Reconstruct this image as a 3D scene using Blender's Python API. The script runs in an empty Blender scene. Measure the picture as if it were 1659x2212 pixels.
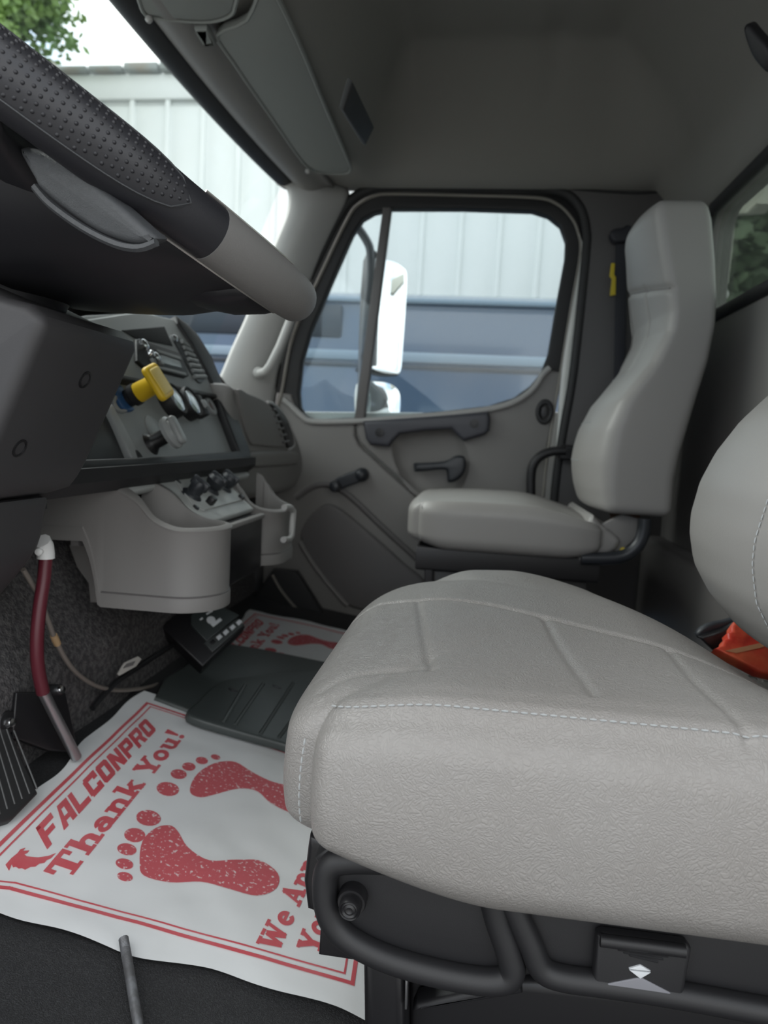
import bpy, bmesh, math, random
import numpy as np
from mathutils import Vector, Matrix, noise

# ------------------------------------------------------------------ camera, world, light
SC = bpy.context.scene
COL = SC.collection
FPX, CX, CY = 1535.0, 829.5, 1106.0            # focal length and centre in px of the 1659 x 2212 frame
CAM = np.array([0.0, 0.0, 0.52])               # cab floor is z = 0
VPX, VPY, ROLL = 1030.0, 955.0, math.radians(3.0)


def _basis():
    yv = np.array([(VPX - CX) / FPX, (CY - VPY) / FPX, 1.0]); yv /= np.linalg.norm(yv)
    a, b = math.sin(ROLL), math.cos(ROLL)
    zv = np.array([a, b, -(a * yv[0] + b * yv[1]) / yv[2]]); zv /= np.linalg.norm(zv)
    xv = np.cross(yv, zv)
    if xv[0] < 0:
        xv = -xv
    return np.stack([xv, yv, zv], 1)


MB = _basis()                                  # world -> (right, up, forward)
cam_d = bpy.data.cameras.new('camera')
cam = bpy.data.objects.new('camera', cam_d); COL.objects.link(cam)
cam_d.sensor_fit = 'HORIZONTAL'; cam_d.sensor_width = 36.0
cam_d.lens = FPX * 36.0 / 1659.0
cam_d.clip_start = 0.02; cam_d.clip_end = 400
R, U, Fw = MB[0], MB[1], MB[2]
cam.matrix_world = Matrix(((R[0], U[0], -Fw[0], CAM[0]), (R[1], U[1], -Fw[1], CAM[1]),
                           (R[2], U[2], -Fw[2], CAM[2]), (0, 0, 0, 1)))
cam_d.dof.use_dof = True
cam_d.dof.focus_distance = 0.55
cam_d.dof.aperture_fstop = 11.0
SC.camera = cam

SC.view_settings.view_transform = 'Standard'
SC.view_settings.look = 'None'
SC.view_settings.gamma = 1.0
SC.view_settings.use_curve_mapping = False
SC.view_settings.exposure = 1.4
SC.cycles.use_denoising = True
SC.cycles.max_bounces = 12
SC.cycles.diffuse_bounces = 8
SC.cycles.transparent_max_bounces = 16

world = bpy.data.worlds.new('sky'); SC.world = world
world.use_nodes = True
wn, wl = world.node_tree.nodes, world.node_tree.links
wn.clear()
wo = wn.new('ShaderNodeOutputWorld'); wb = wn.new('ShaderNodeBackground')
tc = wn.new('ShaderNodeTexCoord'); nz = wn.new('ShaderNodeTexNoise'); cr = wn.new('ShaderNodeValToRGB')
nz.inputs['Scale'].default_value = 2.6; nz.inputs['Detail'].default_value = 6
nz.inputs['Roughness'].default_value = 0.55
cr.color_ramp.elements[0].position = 0.36; cr.color_ramp.elements[0].color = (0.42, 0.55, 0.72, 1)
cr.color_ramp.elements[1].position = 0.52; cr.color_ramp.elements[1].color = (0.98, 0.99, 0.98, 1)
wl.new(tc.outputs['Generated'], nz.inputs['Vector']); wl.new(nz.outputs['Fac'], cr.inputs['Fac'])
wl.new(cr.outputs['Color'], wb.inputs['Color']); wl.new(wb.outputs['Background'], wo.inputs['Surface'])
wb.inputs['Strength'].default_value = 0.85

sun_d = bpy.data.lights.new('sun', 'SUN'); sun = bpy.data.objects.new('sun', sun_d); COL.objects.link(sun)
sun_d.energy = 1.5; sun_d.angle = math.radians(55); sun_d.color = (1.0, 0.97, 0.93)
sun.location = (-8, 3, 9)
sun.rotation_euler = Vector((0.72, -0.28, -0.75)).to_track_quat('-Z', 'Y').to_euler()


# ------------------------------------------------------------------ helpers
def ray(u, v):
    return MB.T @ np.array([(u - CX) / FPX, (CY - v) / FPX, 1.0])


def P(u, v, X=None, Y=None, Z=None, plane=None):
    """A point of the photograph (px) on a real plane of the cab."""
    d = ray(u, v)
    if X is not None: t = (X - CAM[0]) / d[0]
    elif Y is not None: t = (Y - CAM[1]) / d[1]
    elif Z is not None: t = (Z - CAM[2]) / d[2]
    else:
        t = ((plane.o - CAM) @ plane.n) / (d @ plane.n)
    return CAM + t * d


class Frame:
    """Local frame: origin o, in-plane axes ex, ey, normal n."""
    def __init__(s, o, n, ex):
        s.o = np.array(o, float); n = np.array(n, float); s.n = n / np.linalg.norm(n)
        ex = np.array(ex, float); ex = ex - s.n * (ex @ s.n); s.ex = ex / np.linalg.norm(ex)
        s.ey = np.cross(s.n, s.ex)
    def w(s, x, y, z=0.0):
        return s.o + s.ex * x + s.ey * y + s.n * z
    def l(s, p):
        d = np.asarray(p, float) - s.o
        return d @ s.ex, d @ s.ey, d @ s.n
    def px(s, u, v):
        return s.l(P(u, v, plane=s))[:2]


def FY(y): return Frame((0, y, 0), (0, -1, 0), (1, 0, 0))     # faces the driver's door
def FX(x): return Frame((x, 0, 0), (1, 0, 0), (0, 1, 0))      # faces the rear
def FZ(z): return Frame((0, 0, z), (0, 0, 1), (1, 0, 0))


def crv(pts, closed=False, n=6):
    """Catmull-Rom through points."""
    pts = [np.array(p, float) for p in pts]; out = []; N = len(pts)
    rng = range(N) if closed else range(N - 1)
    for i in rng:
        if closed: p0, p1, p2, p3 = pts[i - 1], pts[i], pts[(i + 1) % N], pts[(i + 2) % N]
        else: p0, p1, p2, p3 = pts[max(i - 1, 0)], pts[i], pts[i + 1], pts[min(i + 2, N - 1)]
        for k in range(n):
            t = k / n
            out.append(0.5 * ((2 * p1) + (-p0 + p2) * t + (2 * p0 - 5 * p1 + 4 * p2 - p3) * t * t + (-p0 + 3 * p1 - 3 * p2 + p3) * t ** 3))
    if not closed: out.append(pts[-1])
    return out


def rr(x0, y0, x1, y1, r, n=4):
    """Rounded rectangle outline."""
    o = []
    for cx, cy, a in ((x1 - r, y1 - r, 0), (x0 + r, y1 - r, 90), (x0 + r, y0 + r, 180), (x1 - r, y0 + r, 270)):
        for k in range(n + 1):
            t = math.radians(a + 90 * k / n); o.append((cx + r * math.cos(t), cy + r * math.sin(t)))
    return o


def ell(cx, cy, rx, ry, n=20, a0=0.0):
    return [(cx + rx * math.cos(a0 + 2 * math.pi * k / n), cy + ry * math.sin(a0 + 2 * math.pi * k / n)) for k in range(n)]


BASE = {}


def tag(o, label=None, cat=None, group=None, kind=None):
    if label: o['label'] = label
    if cat: o['category'] = cat
    if group: o['group'] = group
    if kind: o['kind'] = kind
    return o


def thing(name, loc, label, cat, group=None, kind=None):
    o = bpy.data.objects.new(name, None); COL.objects.link(o)
    o.location = loc; o.empty_display_size = 0.05
    BASE[o] = np.array(loc, float)
    return tag(o, label, cat, group, kind)


def link(name, me, mat, parent=None, smooth=True, angle=38):
    """Mesh in world coordinates -> object (origin at its thing's base)."""
    if parent is not None:
        b = BASE[parent]
    else:
        co = np.empty(len(me.vertices) * 3); me.vertices.foreach_get('co', co); co = co.reshape(-1, 3)
        b = np.array([(co[:, 0].min() + co[:, 0].max()) / 2, (co[:, 1].min() + co[:, 1].max()) / 2, co[:, 2].min()])
    me.transform(Matrix.Translation(Vector((-b[0], -b[1], -b[2]))))
    me.name = name
    o = bpy.data.objects.new(name, me); COL.objects.link(o)
    BASE[o] = b
    if parent is not None: o.parent = parent
    else: o.location = b
    if mat is not None:
        me.materials.clear(); me.materials.append(mat)
    if smooth:
        me.polygons.foreach_set('use_smooth', [True] * len(me.polygons))
        me.set_sharp_from_angle(angle=math.radians(angle))
    me.update()
    return o


def mesh(verts, faces):
    me = bpy.data.meshes.new('m'); me.from_pydata([tuple(map(float, v)) for v in verts], [], faces)
    bm = bmesh.new(); bm.from_mesh(me); bmesh.ops.recalc_face_normals(bm, faces=bm.faces); bm.to_mesh(me); bm.free()
    return me


def join(meshes):
    V, Fc = [], []
    for m in meshes:
        k = len(V); V += [tuple(v.co) for v in m.vertices]; Fc += [[i + k for i in p.vertices] for p in m.polygons]
    me = bpy.data.meshes.new('m'); me.from_pydata(V, [], Fc)
    return me


def slab_m(loops, fr, h0, h1, bev=0.0, px=True, bres=2):
    """Plate with outline loops (first outer, others holes), standing h0..h1 along the frame's normal."""
    cu = bpy.data.curves.new('c', 'CURVE'); cu.dimensions = '2D'; cu.fill_mode = 'BOTH'
    half = (h1 - h0) / 2; bev = min(bev, half * 0.98)
    cu.extrude = half - bev; cu.bevel_depth = bev; cu.bevel_resolution = bres; cu.offset = -bev
    for lp in loops:
        s = cu.splines.new('POLY'); q = [fr.px(*p) for p in lp] if px else lp
        s.points.add(len(q) - 1)
        for i, p in enumerate(q): s.points[i].co = (p[0], p[1], 0, 1)
        s.use_cyclic_u = True
    ob = bpy.data.objects.new('c', cu)
    me = bpy.data.meshes.new_from_object(ob)
    bpy.data.objects.remove(ob); bpy.data.curves.remove(cu)
    c = fr.o + fr.n * (h0 + h1) / 2
    me.transform(Matrix(((fr.ex[0], fr.ey[0], fr.n[0], c[0]), (fr.ex[1], fr.ey[1], fr.n[1], c[1]), (fr.ex[2], fr.ey[2], fr.n[2], c[2]), (0, 0, 0, 1))))
    bm = bmesh.new(); bm.from_mesh(me); bmesh.ops.remove_doubles(bm, verts=bm.verts, dist=1e-6)
    bmesh.ops.recalc_face_normals(bm, faces=bm.faces); bm.to_mesh(me); bm.free()
    return me


def slab(name, loops, fr, h0, h1, bev, mat, parent=None, px=True, bres=2):
    if not isinstance(loops[0][0], (tuple, list, np.ndarray)): loops = [loops]
    return link(name, slab_m(loops, fr, h0, h1, bev, px, bres), mat, parent)


def tube_m(path, r, seg=10, closed=False, flat=1.0, ref=(0, 0, 1)):
    path = [np.array(p, float) for p in path]; N = len(path)
    rad = r if isinstance(r, (list, tuple, np.ndarray)) else [r] * N
    V, Fc = [], []; up = None
    for i in range(N):
        t = path[(i + 1) % N] - path[i - 1] if closed else path[min(i + 1, N - 1)] - path[max(i - 1, 0)]
        t = t / (np.linalg.norm(t) + 1e-12)
        if up is None:
            up = np.array(ref, float)
            if abs(up @ t) > 0.95: up = np.array((1.0, 0, 0))
        up = up - t * (up @ t); up /= np.linalg.norm(up)
        sd = np.cross(t, up)
        for k in range(seg):
            a = 2 * math.pi * k / seg
            V.append(path[i] + rad[i] * (up * math.cos(a) * flat + sd * math.sin(a)))
    for i in range(N if closed else N - 1):
        j = (i + 1) % N
        for k in range(seg):
            l = (k + 1) % seg
            Fc.append([i * seg + k, i * seg + l, j * seg + l, j * seg + k])
    if not closed:
        Fc.append(list(range(seg))[::-1]); Fc.append([(N - 1) * seg + k for k in range(seg)])
    return mesh(V, Fc)


def tube(name, path, r, mat, parent=None, seg=10, closed=False, flat=1.0, ref=(0, 0, 1)):
    return link(name, tube_m(path, r, seg, closed, flat, ref), mat, parent, angle=50)


def lathe_m(prof, o, axis, seg=24, ref=(0, 0, 1)):
    """prof: (radius, height along axis) pairs."""
    fr = Frame(o, axis, ref if abs(np.dot(np.array(axis) / np.linalg.norm(axis), ref)) < 0.9 else (1, 0, 0))
    V, Fc = [], []
    for r_, h in prof:
        for k in range(seg):
            a = 2 * math.pi * k / seg; V.append(fr.w(r_ * math.cos(a), r_ * math.sin(a), h))
    for i in range(len(prof) - 1):
        for k in range(seg):
            l = (k + 1) % seg; Fc.append([i * seg + k, i * seg + l, (i + 1) * seg + l, (i + 1) * seg + k])
    Fc.append(list(range(seg))[::-1]); Fc.append([(len(prof) - 1) * seg + k for k in range(seg)])
    return mesh(V, Fc)


def lathe(name, prof, o, axis, mat, parent=None, seg=24, ref=(0, 0, 1)):
    return link(name, lathe_m(prof, o, axis, seg, ref), mat, parent)


def bx(name, c, s, mat, parent=None, fr=None, bev=0.003, seg=2):
    """Bevelled block: centre c, full sizes s, optional frame (sizes along ex, ey, n)."""
    bm = bmesh.new(); bmesh.ops.create_cube(bm, size=1.0)
    bmesh.ops.scale(bm, vec=s, verts=bm.verts)
    if bev > 0:
        bmesh.ops.bevel(bm, geom=bm.edges[:], offset=min(bev, min(s) * 0.45), segments=seg, profile=0.5, affect='EDGES')
    me = bpy.data.meshes.new('m'); bm.to_mesh(me); bm.free()
    if fr is None: fr = FZ(0)
    me.transform(Matrix(((fr.ex[0], fr.ey[0], fr.n[0], c[0]), (fr.ex[1], fr.ey[1], fr.n[1], c[1]), (fr.ex[2], fr.ey[2], fr.n[2], c[2]), (0, 0, 0, 1))))
    return link(name, me, mat, parent)


def grid_m(nu, nv, f, cu=False):
    V = [f(i / (nu if cu else nu - 1), j / (nv - 1)) for i in range(nu) for j in range(nv)]
    Fc = []
    for i in range(nu if cu else nu - 1):
        for j in range(nv - 1):
            k = (i + 1) % nu
            Fc.append([i * nv + j, k * nv + j, k * nv + j + 1, i * nv + j + 1])
    me = bpy.data.meshes.new('m'); me.from_pydata([tuple(map(float, v)) for v in V], [], Fc)
    return me


def rbox_np(nx, ny, nz_, hx, hy, hz, r):
    """Vertices and quads of a finely divided rounded box (half sizes h, edge radius r)."""
    idx, V, Fc = {}, [], []
    def vid(i, j, k):
        key = (i, j, k)
        if key not in idx:
            idx[key] = len(V); V.append((-1 + 2 * i / nx, -1 + 2 * j / ny, -1 + 2 * k / nz_))
        return idx[key]
    for i in range(nx):
        for j in range(ny):
            Fc.append([vid(i, j, nz_), vid(i + 1, j, nz_), vid(i + 1, j + 1, nz_), vid(i, j + 1, nz_)])
            Fc.append([vid(i, j, 0), vid(i, j + 1, 0), vid(i + 1, j + 1, 0), vid(i + 1, j, 0)])
    for i in range(nx):
        for k in range(nz_):
            Fc.append([vid(i, 0, k), vid(i + 1, 0, k), vid(i + 1, 0, k + 1), vid(i, 0, k + 1)])
            Fc.append([vid(i, ny, k), vid(i, ny, k + 1), vid(i + 1, ny, k + 1), vid(i + 1, ny, k)])
    for j in range(ny):
        for k in range(nz_):
            Fc.append([vid(0, j, k), vid(0, j, k + 1), vid(0, j + 1, k + 1), vid(0, j + 1, k)])
            Fc.append([vid(nx, j, k), vid(nx, j + 1, k), vid(nx, j + 1, k + 1), vid(nx, j, k + 1)])
    A = np.array(V) * np.array([hx, hy, hz])
    lim = np.array([hx - r, hy - r, hz - r]); q = np.clip(A, -lim, lim); d = A - q
    L = np.linalg.norm(d, axis=1, keepdims=True); L[L == 0] = 1
    return q + d / L * np.minimum(r, L * 1e9) * (np.linalg.norm(d, axis=1, keepdims=True) > 0), Fc


def polydist(pts, line):
    """Distance of 2-D points to a polyline."""
    best = np.full(len(pts), 1e9); line = np.array(line)
    for a, b in zip(line[:-1], line[1:]):
        ab = b - a; t = np.clip(((pts - a) @ ab) / (ab @ ab + 1e-12), 0, 1)
        best = np.minimum(best, np.linalg.norm(pts - (a + t[:, None] * ab), axis=1))
    return best


# ------------------------------------------------------------------ materials
def mat(name, col, rough=0.5, bump=None, metal=0.0, spec=0.5, vary=None, coat=0.0):
    """bump = (kind, scale, strength, distance); vary = (scale, second colour, low, high)."""
    m = bpy.data.materials.new(name); m.use_nodes = True
    nt = m.node_tree; b = nt.nodes['Principled BSDF']
    b.inputs['Base Color'].default_value = (*col, 1); b.inputs['Roughness'].default_value = rough
    b.inputs['Metallic'].default_value = metal; b.inputs['Specular IOR Level'].default_value = spec
    if coat: b.inputs['Coat Weight'].default_value = coat; b.inputs['Coat Roughness'].default_value = 0.05
    t = nt.nodes.new('ShaderNodeTexCoord')
    if bump:
        kind, sc, st, dist = bump
        bn = nt.nodes.new('ShaderNodeBump'); bn.inputs['Strength'].default_value = st; bn.inputs['Distance'].default_value = dist
        if kind == 'leather':
            n0 = nt.nodes.new('ShaderNodeTexNoise'); n0.inputs['Scale'].default_value = sc * 0.12; n0.inputs['Detail'].default_value = 3
            mx = nt.nodes.new('ShaderNodeMix'); mx.data_type = 'VECTOR'; mx.inputs['Factor'].default_value = 0.05
            vo = nt.nodes.new('ShaderNodeTexVoronoi'); vo.feature = 'DISTANCE_TO_EDGE'; vo.inputs['Scale'].default_value = sc
            rp = nt.nodes.new('ShaderNodeValToRGB'); rp.color_ramp.elements[0].position = 0.0; rp.color_ramp.elements[1].position = 0.22
            nt.links.new(t.outputs['Object'], n0.inputs['Vector']); nt.links.new(t.outputs['Object'], mx.inputs[4]); nt.links.new(n0.outputs['Color'], mx.inputs[5])
            nt.links.new(mx.outputs[1], vo.inputs['Vector']); nt.links.new(vo.outputs['Distance'], rp.inputs['Fac'])
            # long soft creases, stronger in patches
            n2 = nt.nodes.new('ShaderNodeTexNoise'); n2.inputs['Scale'].default_value = sc * 0.16; n2.inputs['Detail'].default_value = 5; n2.inputs['Distortion'].default_value = 1.5
            ad = nt.nodes.new('ShaderNodeMath'); ad.operation = 'MULTIPLY_ADD'; ad.inputs[1].default_value = 1.6
            nt.links.new(t.outputs['Object'], n2.inputs['Vector'])
            nt.links.new(n2.outputs['Fac'], ad.inputs[0]); nt.links.new(rp.outputs['Color'], ad.inputs[2])
            nt.links.new(ad.outputs[0], bn.inputs['Height'])
        else:
            nz_ = nt.nodes.new('ShaderNodeTexNoise'); nz_.inputs['Scale'].default_value = sc; nz_.inputs['Detail'].default_value = 3
            nt.links.new(t.outputs['Object'], nz_.inputs['Vector']); nt.links.new(nz_.outputs['Fac'], bn.inputs['Height'])
        nt.links.new(bn.outputs['Normal'], b.inputs['Normal'])
    if vary:
        sc, c2, lo, hi = vary
        n3 = nt.nodes.new('ShaderNodeTexNoise'); n3.inputs['Scale'].default_value = sc; n3.inputs['Detail'].default_value = 4
        r3 = nt.nodes.new('ShaderNodeValToRGB'); r3.color_ramp.elements[0].position = lo; r3.color_ramp.elements[1].position = hi
        r3.color_ramp.elements[0].color = (*col, 1); r3.color_ramp.elements[1].color = (*c2, 1)
        nt.links.new(t.outputs['Object'], n3.inputs['Vector']); nt.links.new(n3.outputs['Fac'], r3.inputs['Fac'])
        nt.links.new(r3.outputs['Color'], b.inputs['Base Color'])
    return m


def glass_mat(name, tint, refl=1.0, refl_veil=0.0):
    m = bpy.data.materials.new(name); m.use_nodes = True; nt = m.node_tree; nt.nodes.clear()
    out = nt.nodes.new('ShaderNodeOutputMaterial'); tr = nt.nodes.new('ShaderNodeBsdfTransparent'); gl = nt.nodes.new('ShaderNodeBsdfGlossy')
    fr = nt.nodes.new('ShaderNodeFresnel'); fr.inputs['IOR'].default_value = 1.45
    mx = nt.nodes.new('ShaderNodeMixShader'); tr.inputs['Color'].default_value = (*tint, 1); gl.inputs['Roughness'].default_value = 0.02
    mu = nt.nodes.new('ShaderNodeMath'); mu.operation = 'MULTIPLY'; mu.inputs[1].default_value = refl
    nt.links.new(fr.outputs['Fac'], mu.inputs[0]); nt.links.new(mu.outputs[0], mx.inputs['Fac'])
    nt.links.new(tr.outputs[0], mx.inputs[1]); nt.links.new(gl.outputs[0], mx.inputs[2])
    last = mx
    if refl_veil > 0:
        df = nt.nodes.new('ShaderNodeBsdfDiffuse'); df.inputs['Color'].default_value = (0.75, 0.78, 0.78, 1)  # pale diffuse mix painted in for the veil of reflections on the pane
        m2 = nt.nodes.new('ShaderNodeMixShader'); m2.inputs['Fac'].default_value = refl_veil
        nt.links.new(mx.outputs[0], m2.inputs[1]); nt.links.new(df.outputs[0], m2.inputs[2]); last = m2
    nt.links.new(last.outputs[0], out.inputs['Surface'])
    return m


M = {
    'vinyl': mat('seat_vinyl', (0.25, 0.239, 0.228), 0.38, ('leather', 320, 0.34, 0.0011), spec=0.45, vary=(5, (0.235, 0.221, 0.208), 0.4, 0.7)),
    'vinyl_s': mat('seat_vinyl_smooth', (0.30, 0.29, 0.278), 0.42, ('noise', 500, 0.15, 0.0008), spec=0.45),
    'thread': mat('seat_thread', (0.36, 0.375, 0.38), 0.7),
    'deck': mat('console_deck_sheen', (0.40, 0.41, 0.40), 0.45, ('noise', 900, 0.1, 0.0005)),  # paler than the console walls: sky reflection put into the colour
    'void': mat('dark_opening', (0.008, 0.008, 0.009), 0.8),
    'trim': mat('grey_trim_plastic', (0.215, 0.206, 0.199), 0.55, ('noise', 900, 0.15, 0.0006)),
    'trim_dk': mat('dark_grey_trim_plastic', (0.135, 0.128, 0.126), 0.5, ('noise', 900, 0.15, 0.0006)),
    'trim_lt': mat('light_grey_trim_plastic', (0.37, 0.365, 0.355), 0.38, ('noise', 900, 0.12, 0.0006)),
    'liner': mat('headliner', (0.235, 0.227, 0.213), 0.85, ('noise', 1200, 0.3, 0.0008)),
    'visor': mat('visor_vinyl', (0.23, 0.24, 0.23), 0.7, ('noise', 900, 0.2, 0.0006)),
    'panel': mat('panel_grey', (0.26, 0.27, 0.268), 0.5, ('noise', 900, 0.1, 0.0005)),
    'black': mat('black_plastic', (0.014, 0.0138, 0.0155), 0.5, ('noise', 1200, 0.12, 0.0005)),
    'blacks': mat('black_steel', (0.012, 0.0115, 0.013), 0.38),
    'rubber': mat('black_rubber', (0.02, 0.02, 0.021), 0.62),
    'wheel': mat('wheel_leather', (0.017, 0.017, 0.021), 0.45, ('noise', 900, 0.2, 0.0005)),
    'wheel_gy': mat('wheel_grey', (0.17, 0.165, 0.16), 0.5, ('noise', 700, 0.35, 0.0006)),
    'insert': mat('wheel_insert', (0.055, 0.058, 0.062), 0.42, ('leather', 700, 0.3, 0.0005)),
    'hub': mat('wheel_hub', (0.013, 0.013, 0.016), 0.45),
    'shroud': mat('column_cover', (0.046, 0.0445, 0.047), 0.5, ('noise', 900, 0.12, 0.0005)),
    'chrome': mat('chrome', (0.75, 0.76, 0.78), 0.15, metal=1.0),
    'silver': mat('silver_trim', (0.6, 0.58, 0.55), 0.3, metal=0.8),
    'steel': mat('steel', (0.42, 0.42, 0.43), 0.35, metal=0.9),
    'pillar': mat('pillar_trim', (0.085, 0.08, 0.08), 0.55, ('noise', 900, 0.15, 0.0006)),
    'carpet': mat('carpet', (0.085, 0.082, 0.084), 0.95, ('noise', 400, 1.0, 0.004), spec=0.1, vary=(160, (0.16, 0.152, 0.152), 0.42, 0.62)),
    'floor': mat('floor_rubber', (0.020, 0.020, 0.021), 0.75, ('noise', 900, 0.6, 0.002), vary=(600, (0.045, 0.045, 0.047), 0.45, 0.7)),
    'cover': mat('floor_cover', (0.055, 0.064, 0.062), 0.42, ('noise', 300, 0.1, 0.001)),
    'paper': mat('mat_paper', (0.87, 0.88, 0.88), 0.5, ('noise', 26, 0.25, 0.004), vary=(9, (0.81, 0.82, 0.815), 0.5, 0.72)),
    'ink': mat('red_ink', (0.66, 0.10, 0.12), 0.55, vary=(30, (0.70, 0.16, 0.18), 0.35, 0.7)),
    'inkspk': mat('red_ink_speckled', (0.64, 0.12, 0.14), 0.55),
    'yellow': mat('yellow_knob', (0.85, 0.55, 0.02), 0.4),
    'yellow_lt': mat('yellow_knob_face', (0.88, 0.66, 0.18), 0.4),
    'blue': mat('blue_plate', (0.03, 0.10, 0.24), 0.4),
    'grey_knob': mat('knob_grey', (0.30, 0.31, 0.31), 0.35),
    'lever': mat('lever_dark', (0.028, 0.031, 0.037), 0.38),
    'gauge': mat('gauge_face', (0.55, 0.58, 0.60), 0.08, metal=0.6),
    'display': mat('radio_display', (0.30, 0.33, 0.34), 0.2),
    'cream': mat('painted_body', (0.66, 0.67, 0.63), 0.3, coat=0.4),
    'paint': mat('door_paint_edge', (0.24, 0.225, 0.20), 0.5),
    'strap': mat('belt_webbing', (0.022, 0.023, 0.03), 0.6, ('noise', 900, 0.4, 0.001)),
    'tagy': mat('tag_yellow', (0.62, 0.48, 0.03), 0.5),
    'hose': mat('red_hose', (0.11, 0.016, 0.026), 0.4),
    'wire': mat('wire_grey', (0.20, 0.175, 0.155), 0.5),
    'white': mat('white_plastic', (0.75, 0.75, 0.74), 0.4),
    'redbag': mat('red_packet', (0.62, 0.05, 0.03), 0.4, ('noise', 30, 0.5, 0.01), vary=(25, (0.75, 0.16, 0.07), 0.4, 0.7)),
    'gold': mat('packet_band', (0.62, 0.30, 0.16), 0.5),
    'rod': mat('rod_steel', (0.16, 0.16, 0.165), 0.5, ('noise', 120, 0.4, 0.002), metal=0.6, vary=(70, (0.30, 0.31, 0.33), 0.5, 0.75)),
    'ledw': mat('device_mark', (0.62, 0.64, 0.66), 0.5),
    'tagw': mat('pale_tag', (0.42, 0.40, 0.37), 0.5),
    'mirror': mat('mirror_glass', (0.93, 0.95, 0.95), 0.02, metal=1.0),
    'glass': glass_mat('window_glass', (0.88, 0.93, 0.94), 1.0, 0.07),
    'wglass': glass_mat('windshield_glass', (0.90, 0.96, 0.94), 0.8, 0.0),
    'rglass': glass_mat('rear_glass', (0.70, 0.75, 0.71), 0.6, 0.03),
    'wall_ext': mat('white_cladding', (0.80, 0.82, 0.81), 0.5, ('noise', 2, 0.1, 0.02), vary=(0.8, (0.72, 0.75, 0.73), 0.4, 0.75)),
    'cornice': mat('gutter_metal', (0.30, 0.32, 0.315), 0.5, vary=(2.5, (0.30, 0.22, 0.15), 0.50, 0.70)),
    'van': mat('van_blue_paint', (0.035, 0.075, 0.14), 0.22, coat=0.6),
    'van_lt': mat('van_moulding', (0.20, 0.27, 0.34), 0.35),
    'van_dk': mat('van_dark', (0.012, 0.02, 0.032), 0.3),
    'orange': mat('cone_orange', (0.85, 0.22, 0.09), 0.5),
    'asphalt': mat('asphalt', (0.22, 0.215, 0.205), 0.9, ('noise', 20, 0.4, 0.02), vary=(3, (0.30, 0.295, 0.28), 0.4, 0.7)),
    'leaf': mat('leaf_green', (0.10, 0.20, 0.045), 0.5, vary=(1.2, (0.20, 0.30, 0.07), 0.35, 0.65)),
    'leaf_dk': mat('leaf_dull_green', (0.10, 0.15, 0.08), 0.6, vary=(1.0, (0.16, 0.21, 0.13), 0.35, 0.65)),
    'bark': mat('bark', (0.11, 0.08, 0.055), 0.9, ('noise', 12, 0.6, 0.02)),
    'box_lt': mat('pale_bracket', (0.56, 0.55, 0.48), 0.5),
}
# speckled ink: white flecks where the print did not take
_m = M['inkspk']; _nt = _m.node_tree; _b = _nt.nodes['Principled BSDF']
_t = _nt.nodes.new('ShaderNodeTexCoord'); _v = _nt.nodes.new('ShaderNodeTexNoise'); _v.inputs['Scale'].default_value = 260; _v.inputs['Detail'].default_value = 2
_r = _nt.nodes.new('ShaderNodeValToRGB'); _r.color_ramp.elements[0].position = 0.60; _r.color_ramp.elements[1].position = 0.68
_r.color_ramp.elements[0].color = (0.64, 0.12, 0.14, 1); _r.color_ramp.elements[1].color = (0.85, 0.66, 0.66, 1)
_nt.links.new(_t.outputs['Object'], _v.inputs['Vector']); _nt.links.new(_v.outputs['Fac'], _r.inputs['Fac']); _nt.links.new(_r.outputs['Color'], _b.inputs['Base Color'])

rng = random.Random(7)


def sstep(a, b, x):
    t = max(0.0, min(1.0, (x - a) / (b - a))); return t * t * (3 - 2 * t)


# ================================================================== the cab shell
YD = 1.98            # inner face of the passenger door
XR = 0.50            # rear wall
# --- floor
KS = 0.27
FS = Frame((-0.065, 0, 0), (KS, 0, 1), (1, 0, 0))          # sloping driver's floor
XF = -0.495                                                # firewall at the driver's feet
def floor_z(x, y):
    d = max(0.0, -0.065 - x)
    zd = KS * d; zp = -0.03 + 0.15 * d
    k = sstep(1.30, 1.315, y)
    z = zd * (1 - k) + zp * k - 0.002
    if y < 0.62:
        for a in (0.36, 0.45, 0.54): z += 0.004 * math.exp(-((y - a - 0.25 * (x + 0.3)) / 0.010) ** 2)
    return z


ys = sorted(list(np.linspace(0.27, 2.0, 120)) + [1.300, 1.304, 1.308, 1.312, 1.316])
def flp(u, v):
    x = -0.66 + u * 1.18; y = ys[int(round(v * (len(ys) - 1)))]
    return (x, y, floor_z(x, y))
floor = tag(link('floor', grid_m(80, len(ys), flp), M['floor']), 'black textured rubber cab floor under the paper mats', 'floor', kind='structure')
slab('floor_base', [(-0.66, 0.27), (0.52, 0.27), (0.52, 2.0), (-0.66, 2.0)], FZ(-0.06), -0.05, 0.0, 0.0, M['rubber'], floor, px=False)
slab('door_sill', [(-0.60, 0.16), (0.45, 0.16), (0.45, 0.268), (-0.60, 0.268)], FZ(-0.05), 0, 0.045, 0.01, M['trim_dk'], floor, px=False)
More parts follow.
